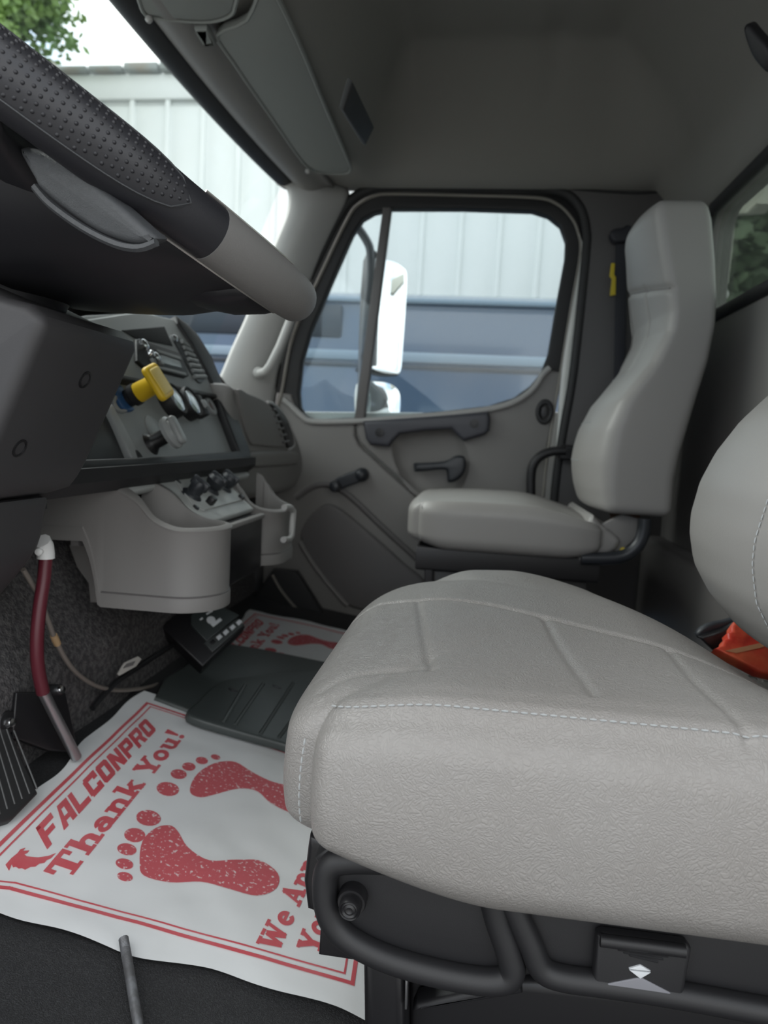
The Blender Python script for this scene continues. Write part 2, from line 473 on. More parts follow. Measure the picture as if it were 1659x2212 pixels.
# raised ribbed cover over the tunnel
fcov = thing('floor_cover', P(600, 1500, plane=FS), 'raised dark green-grey plastic floor cover between the two paper mats', 'floor cover')
slab('plate', [(352, 1476), (430, 1428), (472, 1398), (560, 1412), (700, 1440), (800, 1452), (900, 1480), (900, 1640), (760, 1650), (615, 1612), (435, 1560), (330, 1520)], FS, 0.0, 0.012, 0.006, M['cover'], fcov)
FS3 = Frame(FS.o + FS.n * 0.018, FS.n, FS.ex)
slab('raised_pad', crv([(405, 1548), (425, 1520), (450, 1494), (478, 1476), (512, 1468), (640, 1455), (760, 1460), (780, 1560), (700, 1640), (615, 1612), (500, 1580)], True, 4), FS3, -0.01, 0.004, 0.004, M['cover'], fcov)
for a, b in (((480, 1566), (528, 1484)), ((506, 1572), (567, 1482)), ((560, 1592), (632, 1480)), ((600, 1600), (680, 1490))):
    p, q = P(*a, plane=FS3) + FS.n * 0.004, P(*b, plane=FS3) + FS.n * 0.004
    tube('rib', [p, (p + q) / 2, q], 0.003, M['cover'], fcov, seg=6)
for c in ((502, 1495), (597, 1488)):
    x, y = FS3.px(*c)
    slab('slot', ell(x, y, 0.008, 0.005), FS3, 0.001, 0.0052, 0.001, M['blacks'], fcov, px=False)

# --- firewall / doghouse carpet
def fwp(u, v):
    y = 0.27 + u * 1.71; z = -0.03 + v * 0.70
    x = XF - 0.002 - 0.12 * sstep(1.22, 1.42, y) - 0.55 * max(0, z - 0.22)
    return (x + 0.006 * noise.noise((u * 9, v * 5, 1)), y, z)
wall_front = tag(link('wall_front', grid_m(60, 40, fwp), M['carpet']), 'dark grey carpeted firewall below the dashboard', 'wall', kind='structure')
slab('backing', [(0.27, -0.05), (1.99, -0.05), (1.99, 0.62), (0.27, 0.62)], FX(-0.90), -0.03, 0.0, 0.0, M['rubber'], wall_front, px=False)

# --- rear wall with the window opening
FR = FX(XR)
rw_top = P(1659, 335, X=XR)[2]; rw_bot = P(1659, 622, X=XR)[2]; rw_side = 1.80
wout = [(0.27, -0.03), (1.99, -0.03), (1.99, 1.30), (0.27, 1.30)]
whole = rr(0.50, rw_bot, rw_side, rw_top, 0.05)
wall_back = tag(slab('wall_back', [wout, whole], FR, 0.0, 0.06, 0.004, M['trim'], px=False), 'grey moulded rear cab wall behind the seats', 'wall', kind='structure')
lower = tag(slab('rear_ledge', [(0.27, 0.0), (1.96, 0.0), (1.96, 0.26), (1.93, 0.30), (0.27, 0.30)], FX(XR), -0.05, 0.01, 0.02, M['trim_dk'], wall_back, px=False), None)
win3 = tag(slab('window_3', rr(0.48, rw_bot - 0.02, rw_side + 0.02, rw_top + 0.02, 0.06), FX(XR + 0.03), -0.003, 0.003, 0, M['rglass'], px=False), 'grey-tinted rear cab window behind the passenger headrest', 'window', kind='structure')
tube('window_seal', [FX(XR).w(a, b, 0.0) for a, b in whole], 0.014, M['rubber'], win3, seg=8, closed=True)

# --- ceiling
HZ, CZ = 1.185, 1.43
def ceil_z(x, y):
    a = sstep(-0.345, -0.20, x) * (1 - sstep(0.24, 0.50, x))
    b = 1 - sstep(1.70, 1.96, y)
    c = sstep(0.28, 0.50, y)
    z = HZ - 0.005 + (CZ - HZ) * (a * min(b, c))
    z += 0.010 * math.exp(-((x - 0.12) / 0.03) ** 2) * math.exp(-((y - 1.72) / 0.10) ** 2)
    if x > 0.40: z -= 0.10 * sstep(0.40, 0.50, x)
    return z


def wsx(y, z):
    """Windshield surface: x as a function of y and height."""
    bow = 0.05 * (1 - ((y - 1.13) / 0.85) ** 2)
    return -0.548 - bow - (HZ - z) * 0.40 - 0.10 * (1 - ((y - 1.13) / 0.85) ** 2) * (HZ - z)


def cpt(u, v):
    y = 0.27 + v * 1.71
    x0 = wsx(min(max(y, 0.33), 1.92), HZ) + 0.012
    x = x0 + (0.52 - x0) * u
    return (x, y, ceil_z(x, y))


cm = grid_m(110, 120, cpt)
ceiling = tag(link('ceiling', cm, M['liner']), 'dull grey fabric headliner curving down to doors and windows', 'ceiling', kind='structure')
slab('roof_skin', [(-0.66, 0.22), (0.56, 0.22), (0.56, 2.03), (-0.66, 2.03)], FZ(1.46), 0, 0.02, 0.0, M['cream'], ceiling, px=False)
tube('seam', [np.array(P(u, v, Y=1.955)) + np.array((0, 0, 0)) for u, v in crv([(1215, 405), (1290, 412), (1380, 417), (1440, 412)], n=5)], 0.004, M['rubber'], ceiling, seg=6)
p = P(1100, 146, Z=CZ - 0.004)
lathe('roof_button', [(0.013, 0.0), (0.013, 0.004), (0.009, 0.008), (0.004, 0.009)], p, (0, 0, -1), M['liner'], ceiling, seg=16)
# header trim in front: dark edge strip along the top of the windshield
def hdr(u, v):
    y = 0.30 + u * 1.62
    x0 = wsx(y, HZ)
    return (x0 - 0.014 + 0.056 * v, y, HZ - 0.012 - 0.012 * math.sin(math.pi * v))


trim_1 = tag(link('trim_1', grid_m(60, 7, hdr), M['rubber']), 'black seal along the windshield top edge', 'trim', kind='structure')
sd = trim_1.modifiers.new('th', 'SOLIDIFY'); sd.thickness = 0.012
def hdr2(u, v):
    y = 0.30 + u * 1.62
    x0 = wsx(y, HZ) + 0.036
    return (x0 + 0.100 * v, y, HZ - 0.014 - 0.020 * math.sin(math.pi * min(1, v * 1.15)) - 0.004 * v)


trim_2 = tag(link('trim_2', grid_m(60, 14, hdr2), M['trim']), 'grey padded header moulding above the windshield', 'trim', kind='structure')
sd = trim_2.modifiers.new('th', 'SOLIDIFY'); sd.thickness = 0.012

# dark pocket in the corner of the headliner step
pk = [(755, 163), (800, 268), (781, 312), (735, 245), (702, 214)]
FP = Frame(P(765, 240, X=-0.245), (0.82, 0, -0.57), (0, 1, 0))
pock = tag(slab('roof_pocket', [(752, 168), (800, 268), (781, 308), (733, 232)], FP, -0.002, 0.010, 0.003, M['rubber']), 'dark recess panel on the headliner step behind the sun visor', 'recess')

# --- windshield
def wsg(u, v):
    y = 0.30 + u * 1.63; z = 0.60 + v * (HZ + 0.01 - 0.60)
    return (wsx(y, z) - 0.008, y, z)


win1 = tag(link('window_1', grid_m(40, 20, wsg), M['wglass']), 'wide curved windshield showing the white building', 'window', kind='structure')

# --- A pillar trim
inner = crv([(600, 395), (622, 408), (628, 432), (622, 470), (600, 525), (566, 610), (535, 690), (505, 755), (478, 818), (430, 915)], n=6)
outer = crv([(700, 402), (745, 414), (748, 432), (735, 460), (700, 530), (664, 615), (632, 700), (605, 775), (592, 840), (580, 930)], n=6)
def apt(u, v):
    i = min(int(u * (len(inner) - 1)), len(inner) - 2); f = u * (len(inner) - 1) - i
    a = inner[i] * (1 - f) + inner[i + 1] * f; b = outer[i] * (1 - f) + outer[i + 1] * f
    pa, pb = P(*a, Y=1.90), P(*b, Y=1.965)
    q = pa * (1 - v) + pb * v
    q[1] -= 0.028 * math.sin(math.pi * v) ** 0.8
    return q


trim_3 = tag(link('trim_3', grid_m(50, 14, apt), M['trim_lt']), 'pale grey windshield pillar cover beside the passenger door', 'trim', kind='structure')
sd = trim_3.modifiers.new('th', 'SOLIDIFY'); sd.thickness = 0.01; sd.offset = 1
p = P(671, 515, Y=1.925)
lathe('screw_hole', [(0.006, 0), (0.006, 0.004), (0.003, 0.005)], p, (0.1, -1, 0), M['blacks'], trim_3, seg=12)

# --- B pillar trim and side wall behind the door
bp = [(1195, 1330), (1190, 1110), (1213, 960), (1236, 805), (1262, 570), (1268, 500), (1258, 455), (1228, 420), (1180, 404), (1180, 370), (1440, 370), (1440, 1330)]
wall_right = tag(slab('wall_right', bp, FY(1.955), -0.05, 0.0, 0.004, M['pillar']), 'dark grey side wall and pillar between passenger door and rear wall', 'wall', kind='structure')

# near side of the cab: the pillar behind the open driver's door and the kick panel ahead of it
wall_left = tag(slab('wall_left', [(0.40, -0.1), (0.56, -0.1), (0.56, 1.45), (0.34, 1.45), (0.36, 0.8)], Frame((0, 0.25, 0), (0, 1, 0), (1, 0, 0)), -0.03, 0.0, 0.01, M['cream'], px=False), 'painted body pillar behind the open driver doorway', 'wall', kind='structure')


# ================================================================== passenger door
door = thing('door_1', (-0.15, 2.0, 0.0), 'grey passenger door with window, black handles and crank', 'door', kind='structure')
D1 = FY(YD)
vent = [(829, 456), (808, 461), (784, 475), (762, 508), (716, 612), (671, 719), (653, 781), (646, 848), (649, 880), (660, 897), (682, 906), (767, 902)]
main = [(845, 452), (1000, 452), (1150, 457), (1184, 468), (1210, 489), (1222, 523), (1220, 560), (1202, 657), (1184, 765), (1168, 806), (1144, 835), (1109, 860), (1055, 877), (961, 888), (787, 903)]
cream = crv([(585, 960), (598, 890), (609, 844), (634, 723), (694, 590), (750, 474), (775, 441), (810, 423), (850, 419), (1000, 422), (1155, 427), (1202, 440), (1232, 467), (1248, 498), (1254, 548), (1233, 670), (1212, 800), (1186, 960), (1172, 1100), (1166, 1330)], n=5)
seal = crv([(560, 970), (575, 890), (590, 835), (616, 715), (676, 582), (735, 462), (768, 424), (808, 406), (850, 402), (1000, 404), (1165, 406), (1222, 418), (1254, 448), (1268, 498), (1266, 560), (1240, 805), (1216, 945), (1198, 1085), (1190, 1330)], n=5)
# window frame: black plate between the painted line and the two panes
fo = [tuple(q) for q in cream]
frame_lp = [q for q in fo if q[1] < 960]
glass_all = crv(vent[:-1], n=3)
plate = [(592, 930)] + [tuple(q) for q in crv([(585, 920), (592, 840), (618, 716), (680, 580), (740, 460), (768, 424), (808, 406), (850, 402), (1000, 404), (1165, 406), (1222, 418), (1254, 448), (1266, 498), (1260, 550), (1236, 690), (1210, 810)], n=4)] + [(1196, 890), (1000, 906), (760, 920), (640, 925)]
slab('window_frame', [plate, vent, main], FY(YD + 0.02), -0.03, 0.012, 0.006, M['rubber'], door)
slab('painted_edge', [tuple(q) for q in crv([(1200, 1000), (1212, 800), (1233, 670), (1254, 548), (1247, 500), (1262, 548), (1248, 670), (1232, 800), (1212, 960)], True, 3)], FY(YD), -0.01, 0.006, 0.003, M['cream'], door)
tube('painted_rim', [P(*q, Y=YD - 0.002) for q in cream], 0.0042, M['paint'], door, seg=8)
tube('door_seal', [P(*q, Y=YD - 0.016) for q in seal], 0.013, M['rubber'], door, seg=10)
slab('vent_pane', vent, FY(YD + 0.035), -0.002, 0.002, 0, M['glass'], door)
slab('main_pane', main, FY(YD + 0.035), -0.002, 0.002, 0, M['glass'], door)
slab('divider', [(828, 450), (846, 450), (788, 908), (766, 908)], FY(YD + 0.005), -0.02, 0.012, 0.005, M['trim_dk'], door)
# trim panels: front and rear part meet at the diagonal seam
cup = crv([(850, 962), (866, 942), (975, 926), (1002, 962), (1010, 1000), (1003, 1035), (985, 1056), (908, 1066), (874, 1034), (855, 998)], True, 4)
seam = [(768, 907), (768, 938), (776, 958), (790, 973), (840, 1018), (900, 1072), (960, 1125), (1010, 1170)]
pf = [(597, 848), (628, 852), (634, 872), (646, 892), (668, 908), (700, 913)] + [(p[0] - 2, p[1] + 2) for p in seam] + [(1010, 1500), (560, 1500), (575, 1000)]
slab('front_panel', pf, D1, -0.03, 0.0, 0.008, M['trim'], door, bres=3)
prr = [(p[0] + 2, p[1] - 2) for p in seam[::-1]] + [(790, 908), (961, 893), (1060, 882), (1112, 866), (1148, 840), (1168, 812), (1176, 797), (1213, 803), (1200, 880), (1184, 962), (1172, 1100), (1166, 1500), (1010, 1500)]
slab('rear_panel', [prr, cup], D1, -0.03, 0.0, 0.008, M['trim'], door, bres=3)
# rolled sill under the panes
tube('window_sill', [P(*q, Y=YD - 0.004) for q in crv([(612, 862), (632, 880), (650, 898), (676, 911), (770, 910), (870, 903), (961, 896), (1060, 884), (1115, 867), (1152, 840), (1174, 808), (1188, 795)], n=4)], 0.009, M['trim_lt'], door, seg=8)
def cupf(u, v):
    c = np.mean([np.array(q) for q in cup], 0); i = int(u * len(cup)) % len(cup)
    q = c + (np.array(cup[i]) - c) * v * 1.03
    return P(*q, Y=YD + 0.028 * math.sqrt(max(0.0, 1 - v ** 4)) + 0.001)
cpm = grid_m(len(cup), 10, cupf, cu=True)
link('handle_bowl', cpm, M['trim'], door)
# pull handle
ph = [(787, 910), (850, 906), (961, 898), (1055, 890), (1059, 906), (1057, 930), (1048, 939), (1002, 953), (990, 943), (975, 927), (920, 931), (866, 938), (852, 952), (843, 965), (802, 961), (793, 947)]
h = slab('pull_handle', ph, D1, -0.004, 0.030, 0.010, mat('handle_blue_grey', (0.055, 0.056, 0.068), 0.45), door, bres=3)
for c in ((820, 934), (1024, 915)):
    lathe('screw_recess', [(0.012, 0), (0.012, 0.003), (0.006, 0.0035), (0.006, 0.002), (0.003, 0.002)], P(*c, Y=YD - 0.030), (0, -1, 0), M['blacks'], h, seg=16)
# inside release lever
lv = slab('release_lever', crv([(895, 1003), (900, 1000), (960, 996), (985, 984), (1003, 986), (1007, 1002), (1002, 1022), (985, 1038), (968, 1040), (966, 1022), (958, 1014), (902, 1019), (896, 1014)], True, 3), FY(YD), 0.004, 0.028, 0.009, M['lever'], door, bres=3)
# crank
ck = thing('window_crank', P(725, 1050, Y=YD), 'black window crank on the front door panel', 'crank')
ck.name = 'window_crank'
slab('arm', crv([(719, 1046), (735, 1030), (775, 1014), (792, 1014), (797, 1026), (785, 1038), (750, 1052), (730, 1060), (720, 1056)], True, 3), FY(YD), 0.020, 0.034, 0.006, M['lever'], ck, bres=3)
lathe('hub', [(0.020, 0), (0.019, 0.028), (0.014, 0.038), (0.006, 0.042)], P(783, 1025, Y=YD), (0, -1, 0), M['lever'], ck)
lathe('knob', [(0.010, 0.03), (0.015, 0.040), (0.016, 0.062), (0.012, 0.072), (0.004, 0.075)], P(732, 1048, Y=YD), (0, -1, 0), M['lever'], ck)
# lock escutcheon
c = P(1176, 890, Y=YD)
FT = FY(YD)
lx, ly = FT.px(1176, 890)
lk = slab('lock_bezel', [ell(lx, ly, 0.024, 0.034), ell(lx, ly, 0.012, 0.020)], FT, -0.002, 0.012, 0.005, M['black'], door, px=False)
slab('lock_button', ell(lx, ly, 0.011, 0.018), FT, -0.004, 0.004, 0.003, M['blacks'], lk, px=False)
# lower mouldings: diagonal rib and pocket
tube('diagonal_rib', [P(*q, Y=YD + 0.002) for q in crv([(640, 1075), (680, 1050), (720, 1050), (765, 1080), (830, 1142), (905, 1210), (960, 1262)], n=5)], 0.010, M['trim_dk'], door, seg=8)
pkt = crv([(652, 1170), (662, 1125), (690, 1096), (715, 1088), (745, 1104), (800, 1150), (870, 1212), (930, 1270), (900, 1330), (760, 1310), (700, 1250)], True, 4)
slab('door_pocket', [tuple(q) for q in pkt], D1, -0.005, 0.014, 0.010, M['trim_dk'], door, bres=3)
tube('pocket_rim', [P(*q, Y=YD - 0.012) for q in crv([(648, 1170), (668, 1205), (700, 1250), (750, 1308)], n=5)], 0.007, M['trim'], door, seg=8)
# kick panel strips by the passenger footwell
kick = tag(slab('kick_panel', [(590, 1230), (640, 1235), (700, 1330), (690, 1345), (600, 1330), (540, 1300)], FY(1.93), -0.03, 0.0, 0.006, M['rubber']), 'black footwell kick panel below the passenger door', 'panel')
tube('edge_strip', [P(*q, Y=1.925) for q in crv([(588, 1242), (605, 1272), (632, 1306), (665, 1338)], n=4)], 0.004, M['paint'], kick, seg=6)

# side of the footwell ahead of the door
kw = tag(slab('wall_right', [(-1.0, -0.15), (-0.50, -0.15), (-0.52, 0.55), (-0.62, 0.62), (-1.0, 0.62)], FY(2.0), -0.03, 0.0, 0.0, M['rubber'], px=False), 'dark side of the passenger footwell ahead of the door', 'wall', kind='structure')
# outside skin of the door, below the glass
slab('outer_skin', [(-0.62, -0.25), (0.36, -0.25), (0.30, 0.62), (-0.05, 0.60), (-0.56, 0.58)], FY(2.05), -0.01, 0.0, 0.003, M['cream'], door, px=False)

# pillar grab handle
gh = thing('pillar_handle', P(575, 805, Y=1.90), 'pale grab handle mounted on the windshield pillar', 'handle')
tube('grip', [P(u, v, Y=y) for u, v, y in ((632, 640, 1.86), (628, 690, 1.855), (605, 748, 1.855), (584, 790, 1.86), (574, 802, 1.87), (560, 806, 1.885))], 0.012, M['trim_lt'], gh)
lathe('mount', [(0.014, 0), (0.016, 0.012), (0.012, 0.022), (0.005, 0.024)], P(560, 806, Y=1.90), (0.2, -1, 0), M['trim_lt'], gh, seg=16)
lathe('bolt', [(0.005, 0.022), (0.005, 0.026), (0.002, 0.026)], P(560, 806, Y=1.90), (0.2, -1, 0), M['blacks'], gh, seg=10)

# grab loop at the rear edge of the doorway
lp = thing('grab_loop', P(1200, 985, Y=1.93), 'black tubular grab loop beside the passenger seat back', 'handle')
tube('loop', [P(*q, Y=1.90) for q in crv([(1222, 974), (1195, 975), (1170, 984), (1153, 1002), (1147, 1030), (1147, 1075)], n=5)], 0.012, M['black'], lp)
slab('mount_plate', rr(*FY(1.93).px(1205, 992), *FY(1.93).px(1240, 962), 0.008), FY(1.93), -0.02, 0.03, 0.005, M['black'], lp, px=False)

# ================================================================== sun visors
def visor(name, pts, label, clip=None):
    F0 = FZ(1.150)
    t = thing(name, P(*pts[0], Z=1.15), label, 'sun visor', 'sun visors')
    b = slab('panel', [tuple(q) for q in pts], Frame((0, 0, 1.150), (0, 0, -1), (1, 0, 0)), -0.014, 0.0, 0.006, M['visor'], t, bres=3)
    o = pts + [pts[0]]
    tube('piping', [P(*q, Z=1.152) for q in pts], 0.0035, M['visor'], b, seg=6, closed=True)
    return t


v1 = visor('sun_visor', [tuple(q) for q in crv([(470, 74), (534, 42), (566, -30), (585, -30), (640, 80), (700, 225), (752, 348), (757, 366), (744, 374), (690, 372), (655, 350), (590, 258), (500, 128)], True, 3)], 'long grey passenger sun visor folded flat against the headliner')
p = P(665, 367, Z=1.147)
lathe('pivot', [(0.006, 0), (0.006, 0.006), (0.003, 0.008)], p, (0, 0, -1), M['trim_lt'], v1, seg=12)
FV = Frame((0, 0, 1.150), (0, 0, -1), (1, 0, 0))
cl = slab('clip_frame', [[(420, 55), (447, 55), (462, 80), (466, 92), (444, 92)], [(424, 60), (444, 60), (455, 82), (440, 86)]], FV, -0.004, 0.007, 0.002, M['visor'], v1)
slab('clip_hook', [(428, 62), (442, 62), (452, 82), (440, 84)], FV, -0.004, 0.004, 0.001, M['blacks'], cl)
v2 = visor('sun_visor', [tuple(q) for q in crv([(300, -40), (303, 8), (314, 30), (330, 37), (400, 45), (455, 46), (495, 34), (508, 12), (508, -45), (400, -60)], True, 3)], 'rounded near end of the driver-side visor at the top edge')
cornerw = lathe('tip', [(0.005, 0), (0.006, 0.005), (0.003, 0.009)], P(322, 36, Z=1.15), (0, 0, -1), M['trim_lt'], v2, seg=12)

# dome hook at the upper right
hk = tag(slab('coat_hook', crv([(1626, 60), (1634, 44), (1650, 60), (1680, 100), (1680, 150), (1656, 130), (1640, 104)], True, 3), Frame(P(1650, 90, X=0.36), (-0.8, -0.4, -0.45), (0, 1, 0)), 0.0, 0.02, 0.006, M['black']), 'black hook on the headliner at the upper right edge', 'hook')

# the driver's door, swung open beside the camera
odoor = thing('door_2', (-0.60, 0.22, 0.0), 'driver door swung open at the left, outside the view', 'door', kind='structure')
FO = Frame((-0.60, 0.22, 0.0), (0.94, -0.342, 0), (-0.342, -0.94, 0))
slab('panel', [(0.0, -0.30), (0.98, -0.30), (0.98, 0.66), (0.55, 0.60), (0.0, 0.58)], FO, -0.06, 0.0, 0.01, M['trim'], odoor, px=False)
slab('window_frame', [[(0.0, 0.58), (0.98, 0.60), (0.93, 1.15), (0.85, 1.20), (0.33, 1.20), (0.20, 1.10)], [(0.08, 0.62), (0.91, 0.64), (0.87, 1.11), (0.81, 1.14), (0.36, 1.14), (0.26, 1.07)]], FO, -0.05, -0.01, 0.004, M['rubber'], odoor, px=False)
slab('pane', [(0.07, 0.61), (0.92, 0.63), (0.88, 1.12), (0.81, 1.15), (0.35, 1.15), (0.25, 1.08)], FO, -0.032, -0.028, 0, M['glass'], odoor, px=False)

# ================================================================== dashboard
dash = thing('dashboard', (-0.6, 1.3, 0.3), 'grey dashboard with black centre panel, gauges, knobs and vents', 'dashboard')
pa, pb = P(535, 985, Y=1.35), P(390, 695, Y=1.35)
sl = pb - pa
DP = Frame(pa, np.array((sl[2], 0, -sl[0])), (0, 1, 0))
def dq(u, v): return DP.px(u, v)
cpo = [(120, 1000), (120, 690), (200, 672), (330, 668), (376, 684), (398, 702), (424, 728), (452, 775), (482, 850), (512, 922), (537, 985), (538, 1000), (330, 1004)]
slab('centre_panel', cpo, DP, -0.05, -0.010, 0.004, M['panel'], dash)
# raised surround: right border, bottom border, upper bezel
slab('panel_border', [(376, 684), (398, 700), (424, 726), (453, 773), (484, 848), (514, 920), (538, 982), (538, 1002), (350, 1008), (150, 1020), (150, 996), (350, 988), (512, 976), (507, 965), (478, 890), (458, 838), (440, 800), (410, 745), (380, 700)], DP, -0.03, 0.006, 0.005, M['black'], dash)
slab('upper_bezel', [(180, 690), (300, 672), (372, 688), (392, 706), (418, 736), (444, 786), (468, 848), (470, 856), (380, 838), (268, 815), (180, 800)], DP, -0.03, 0.000, 0.004, M['panel'], dash)
slab('bezel_lip', [(180, 797), (268, 812), (380, 835), (470, 853), (474, 862), (380, 845), (268, 823), (180, 808)], DP, -0.02, 0.004, 0.003, M['black'], dash)
slab('open_slot', [(262, 714), (354, 706), (372, 748), (290, 731)], DP, -0.01, 0.0015, 0.001, M['void'], dash)
slab('panel_rib', [(232, 880), (243, 870), (300, 975), (306, 992), (288, 992)], DP, -0.02, 0.000, 0.004, M['panel'], dash)
slab('tray', [(150, 880), (240, 890), (280, 985), (150, 990)], DP, -0.012, -0.007, 0.002, M['black'], dash)
slab('rib_slot', crv([(292, 972), (299, 976), (307, 988), (305, 995), (298, 990)], True, 3), DP, -0.005, 0.0012, 0.001, M['blacks'], dash)
# radio
rd = slab('radio', [(288, 736), (296, 734), (380, 763), (388, 772), (404, 814), (396, 818), (304, 795), (290, 782)], DP, -0.01, 0.006, 0.003, M['black'], dash)
slab('display', [(340, 771), (381, 784), (386, 799), (344, 789)], DP, 0.004, 0.0075, 0.001, M['display'], rd)
slab('strip', [(312, 795), (396, 815), (394, 809), (316, 790)], DP, 0.004, 0.0075, 0.001, M['panel'], rd)
slab('strip', [(330, 758), (381, 774), (386, 782), (336, 766)], DP, 0.004, 0.0075, 0.001, M['panel'], rd)
for c, r_ in (((302, 750), 0.009), ((316, 770), 0.006), ((328, 777), 0.008)):
    x, y = dq(*c)
    lathe('radio_knob', [(r_, 0.004), (r_, 0.011), (r_ * 0.8, 0.013), (r_ * 0.3, 0.014)], DP.w(x, y), DP.n, M['chrome'], rd, seg=16)
for c in ((322, 785), (338, 789)):
    x, y = dq(*c)
    bx('button', DP.w(x, y, 0.008), (0.012, 0.008, 0.006), M['panel'], rd, DP, 0.001)
# side vent
vo = slab('air_vent', crv([(368, 724), (382, 727), (411, 753), (437, 787), (442, 814), (431, 829), (412, 809), (392, 770), (374, 738)], True, 4), DP, -0.012, 0.002, 0.002, M['blacks'], dash)
for i in range(7):
    t = i / 6
    a = dq(388 + 28 * t, 740 + 76 * t); b = dq(404 + 36 * t, 750 + 66 * t)
    A, B = DP.w(*a, 0.004), DP.w(*b, 0.004)
    tube('vent_slat', [A, (A + B) / 2, B], 0.0042, M['panel'], vo, seg=6)
x, y = dq(373, 733)
lathe('vent_wheel', [(0.006, 0), (0.007, 0.006), (0.003, 0.009)], DP.w(x, y), DP.n, M['chrome'], vo, seg=12)
# yellow parking knob
def dbase(u, v, back): x, y = dq(u, v); return DP.w(x, y, back)
yk = thing('brake_knob', dbase(290, 864, -0.01), 'yellow square-headed pull knob on the dashboard panel', 'knob')
b0 = dbase(282, 858, -0.012)
ax = DP.n
lathe('stem', [(0.013, 0.0), (0.013, 0.014), (0.016, 0.016), (0.016, 0.024), (0.010, 0.026)], b0, ax, M['black'], yk)
lathe('barrel', [(0.014, 0.024), (0.0145, 0.026), (0.0135, 0.048), (0.016, 0.054)], b0, ax, M['yellow'], yk)
fk = Frame(b0 + ax * 0.054, ax, (0, 1, 0.35))
slab('head', rr(-0.026, -0.026, 0.026, 0.026, 0.008), fk, 0, 0.010, 0.004, M['yellow'], yk, px=False, bres=3)
slab('head_face', rr(-0.020, -0.020, 0.020, 0.020, 0.006), fk, 0.006, 0.0112, 0.002, M['yellow_lt'], yk, px=False)
# blue legend plate behind the yellow knob
slab('legend_plate', crv([(256, 838), (266, 828), (276, 842), (286, 868), (297, 880), (290, 884), (276, 880), (262, 860)], True, 3), DP, -0.012, -0.004, 0.002, M['blue'], dash)
slab('legend_ring', [crv([(252, 866), (256, 850), (270, 850), (284, 876), (280, 886), (262, 882)], True, 3), crv([(259, 866), (262, 858), (268, 860), (276, 874), (274, 879), (266, 877)], True, 3)], DP, -0.012, -0.005, 0.002, M['grey_knob'], dash)
# grey push-pull knob
gk = thing('pull_knob', dbase(345, 945, -0.01), 'grey round pull knob on dark stem below the gauges', 'knob')
b1 = dbase(338, 952, -0.012)
lathe('stem', [(0.020, 0.0), (0.014, 0.006), (0.011, 0.010), (0.011, 0.034)], b1, ax, M['blacks'], gk)
lathe('head', [(0.012, 0.030), (0.024, 0.034), (0.025, 0.040), (0.021, 0.044), (0.019, 0.043), (0.017, 0.046), (0.006, 0.047)], b1, ax, M['grey_knob'], gk)
slab('thumb_rest', rr(-0.010, -0.022, 0.010, 0.022, 0.008), Frame(b1 + ax * 0.046, ax, (0, 1, 0)), -0.004, 0.006, 0.004, M['grey_knob'], gk, px=False)
x, y = dq(348, 925)
slab('grey_disc', ell(x, y, 0.026, 0.026), DP, -0.012, -0.0085, 0.001, M['grey_knob'], dash, px=False)  # thin grey disc flat on the panel beside the pull knob
# two round gauges
for c in ((372, 866), (407, 872)):
    x, y = dq(*c)
    g = lathe('gauge', [(0.029, -0.010), (0.029, 0.008), (0.027, 0.011), (0.0245, 0.010), (0.024, 0.006)], DP.w(x, y), DP.n, M['black'], dash)
    lathe('gauge_glass', [(0.0235, 0.004), (0.022, 0.009), (0.014, 0.011), (0.004, 0.0115)], DP.w(x, y), DP.n, M['gauge'], g)
x, y = dq(430, 879)
bx('rocker', DP.w(x, y, 0.0), (0.020, 0.040, 0.020), M['black'], dash, DP, 0.003)
bx('rocker_top', DP.w(x, y, 0.010), (0.014, 0.016, 0.010), M['grey_knob'], dash, DP, 0.003)
x, y = dq(461, 874)
rg = slab('socket_ring', [ell(x, y, 0.017, 0.019), ell(x, y, 0.009, 0.010)], DP, -0.012, -0.003, 0.002, M['grey_knob'], dash, px=False)
slab('socket', ell(x, y, 0.009, 0.010), DP, -0.012, -0.006, 0.001, mat('socket_brown', (0.12, 0.06, 0.05), 0.4), rg, px=False)
# black underside rail below the panel
lo0 = P(538, 1000, Y=1.36)
rail = [(-0.428, 0.468), (-0.428, 0.452), (-0.445, 0.436), (-0.55, 0.436), (-0.55, 0.468)]
slab('lower_rail', rail, Frame((0, 1.36, 0), (0, -1, 0), (1, 0, 0)), 0.0, 0.72, 0.004, M['black'], dash, px=False)

# passenger side of the dash
XP = -0.475
DX = FX(XP)
po = crv([(500, 832), (520, 840), (562, 856), (596, 878), (622, 902), (642, 935), (654, 975), (656, 1010), (648, 1040), (630, 1062), (570, 1075), (510, 1080), (500, 1000), (498, 900)], True, 3)
slab('passenger_dash', [tuple(q) for q in po], DX, -0.30, 0.0, 0.022, M['trim'], dash, bres=4)
slab('glovebox_door', crv([(508, 841), (530, 849), (560, 861), (584, 880), (602, 920), (612, 958), (606, 967), (550, 962), (536, 955), (518, 900)], True, 2), DX, -0.01, 0.006, 0.004, M['trim'], dash)
pv = slab('side_vent', crv([(577, 871), (592, 878), (614, 905), (628, 940), (630, 960), (622, 968), (612, 955), (600, 912)], True, 3), DX, -0.01, 0.008, 0.004, M['blacks'], dash)
for i in range(6):
    t = i / 5
    A, B = P(590 + 22 * t, 885 + 70 * t, X=XP + 0.009), P(596 + 28 * t, 883 + 70 * t, X=XP + 0.009)
    tube('vent_slat', [A, (A + B) / 2, B], 0.003, M['trim_dk'], pv, seg=6)
tube('vent_rim', [P(*q, X=XP + 0.006) for q in crv([(577, 869), (595, 876), (617, 903), (632, 940), (634, 962), (624, 971)], n=4)], 0.004, M['trim_lt'], pv, seg=6)
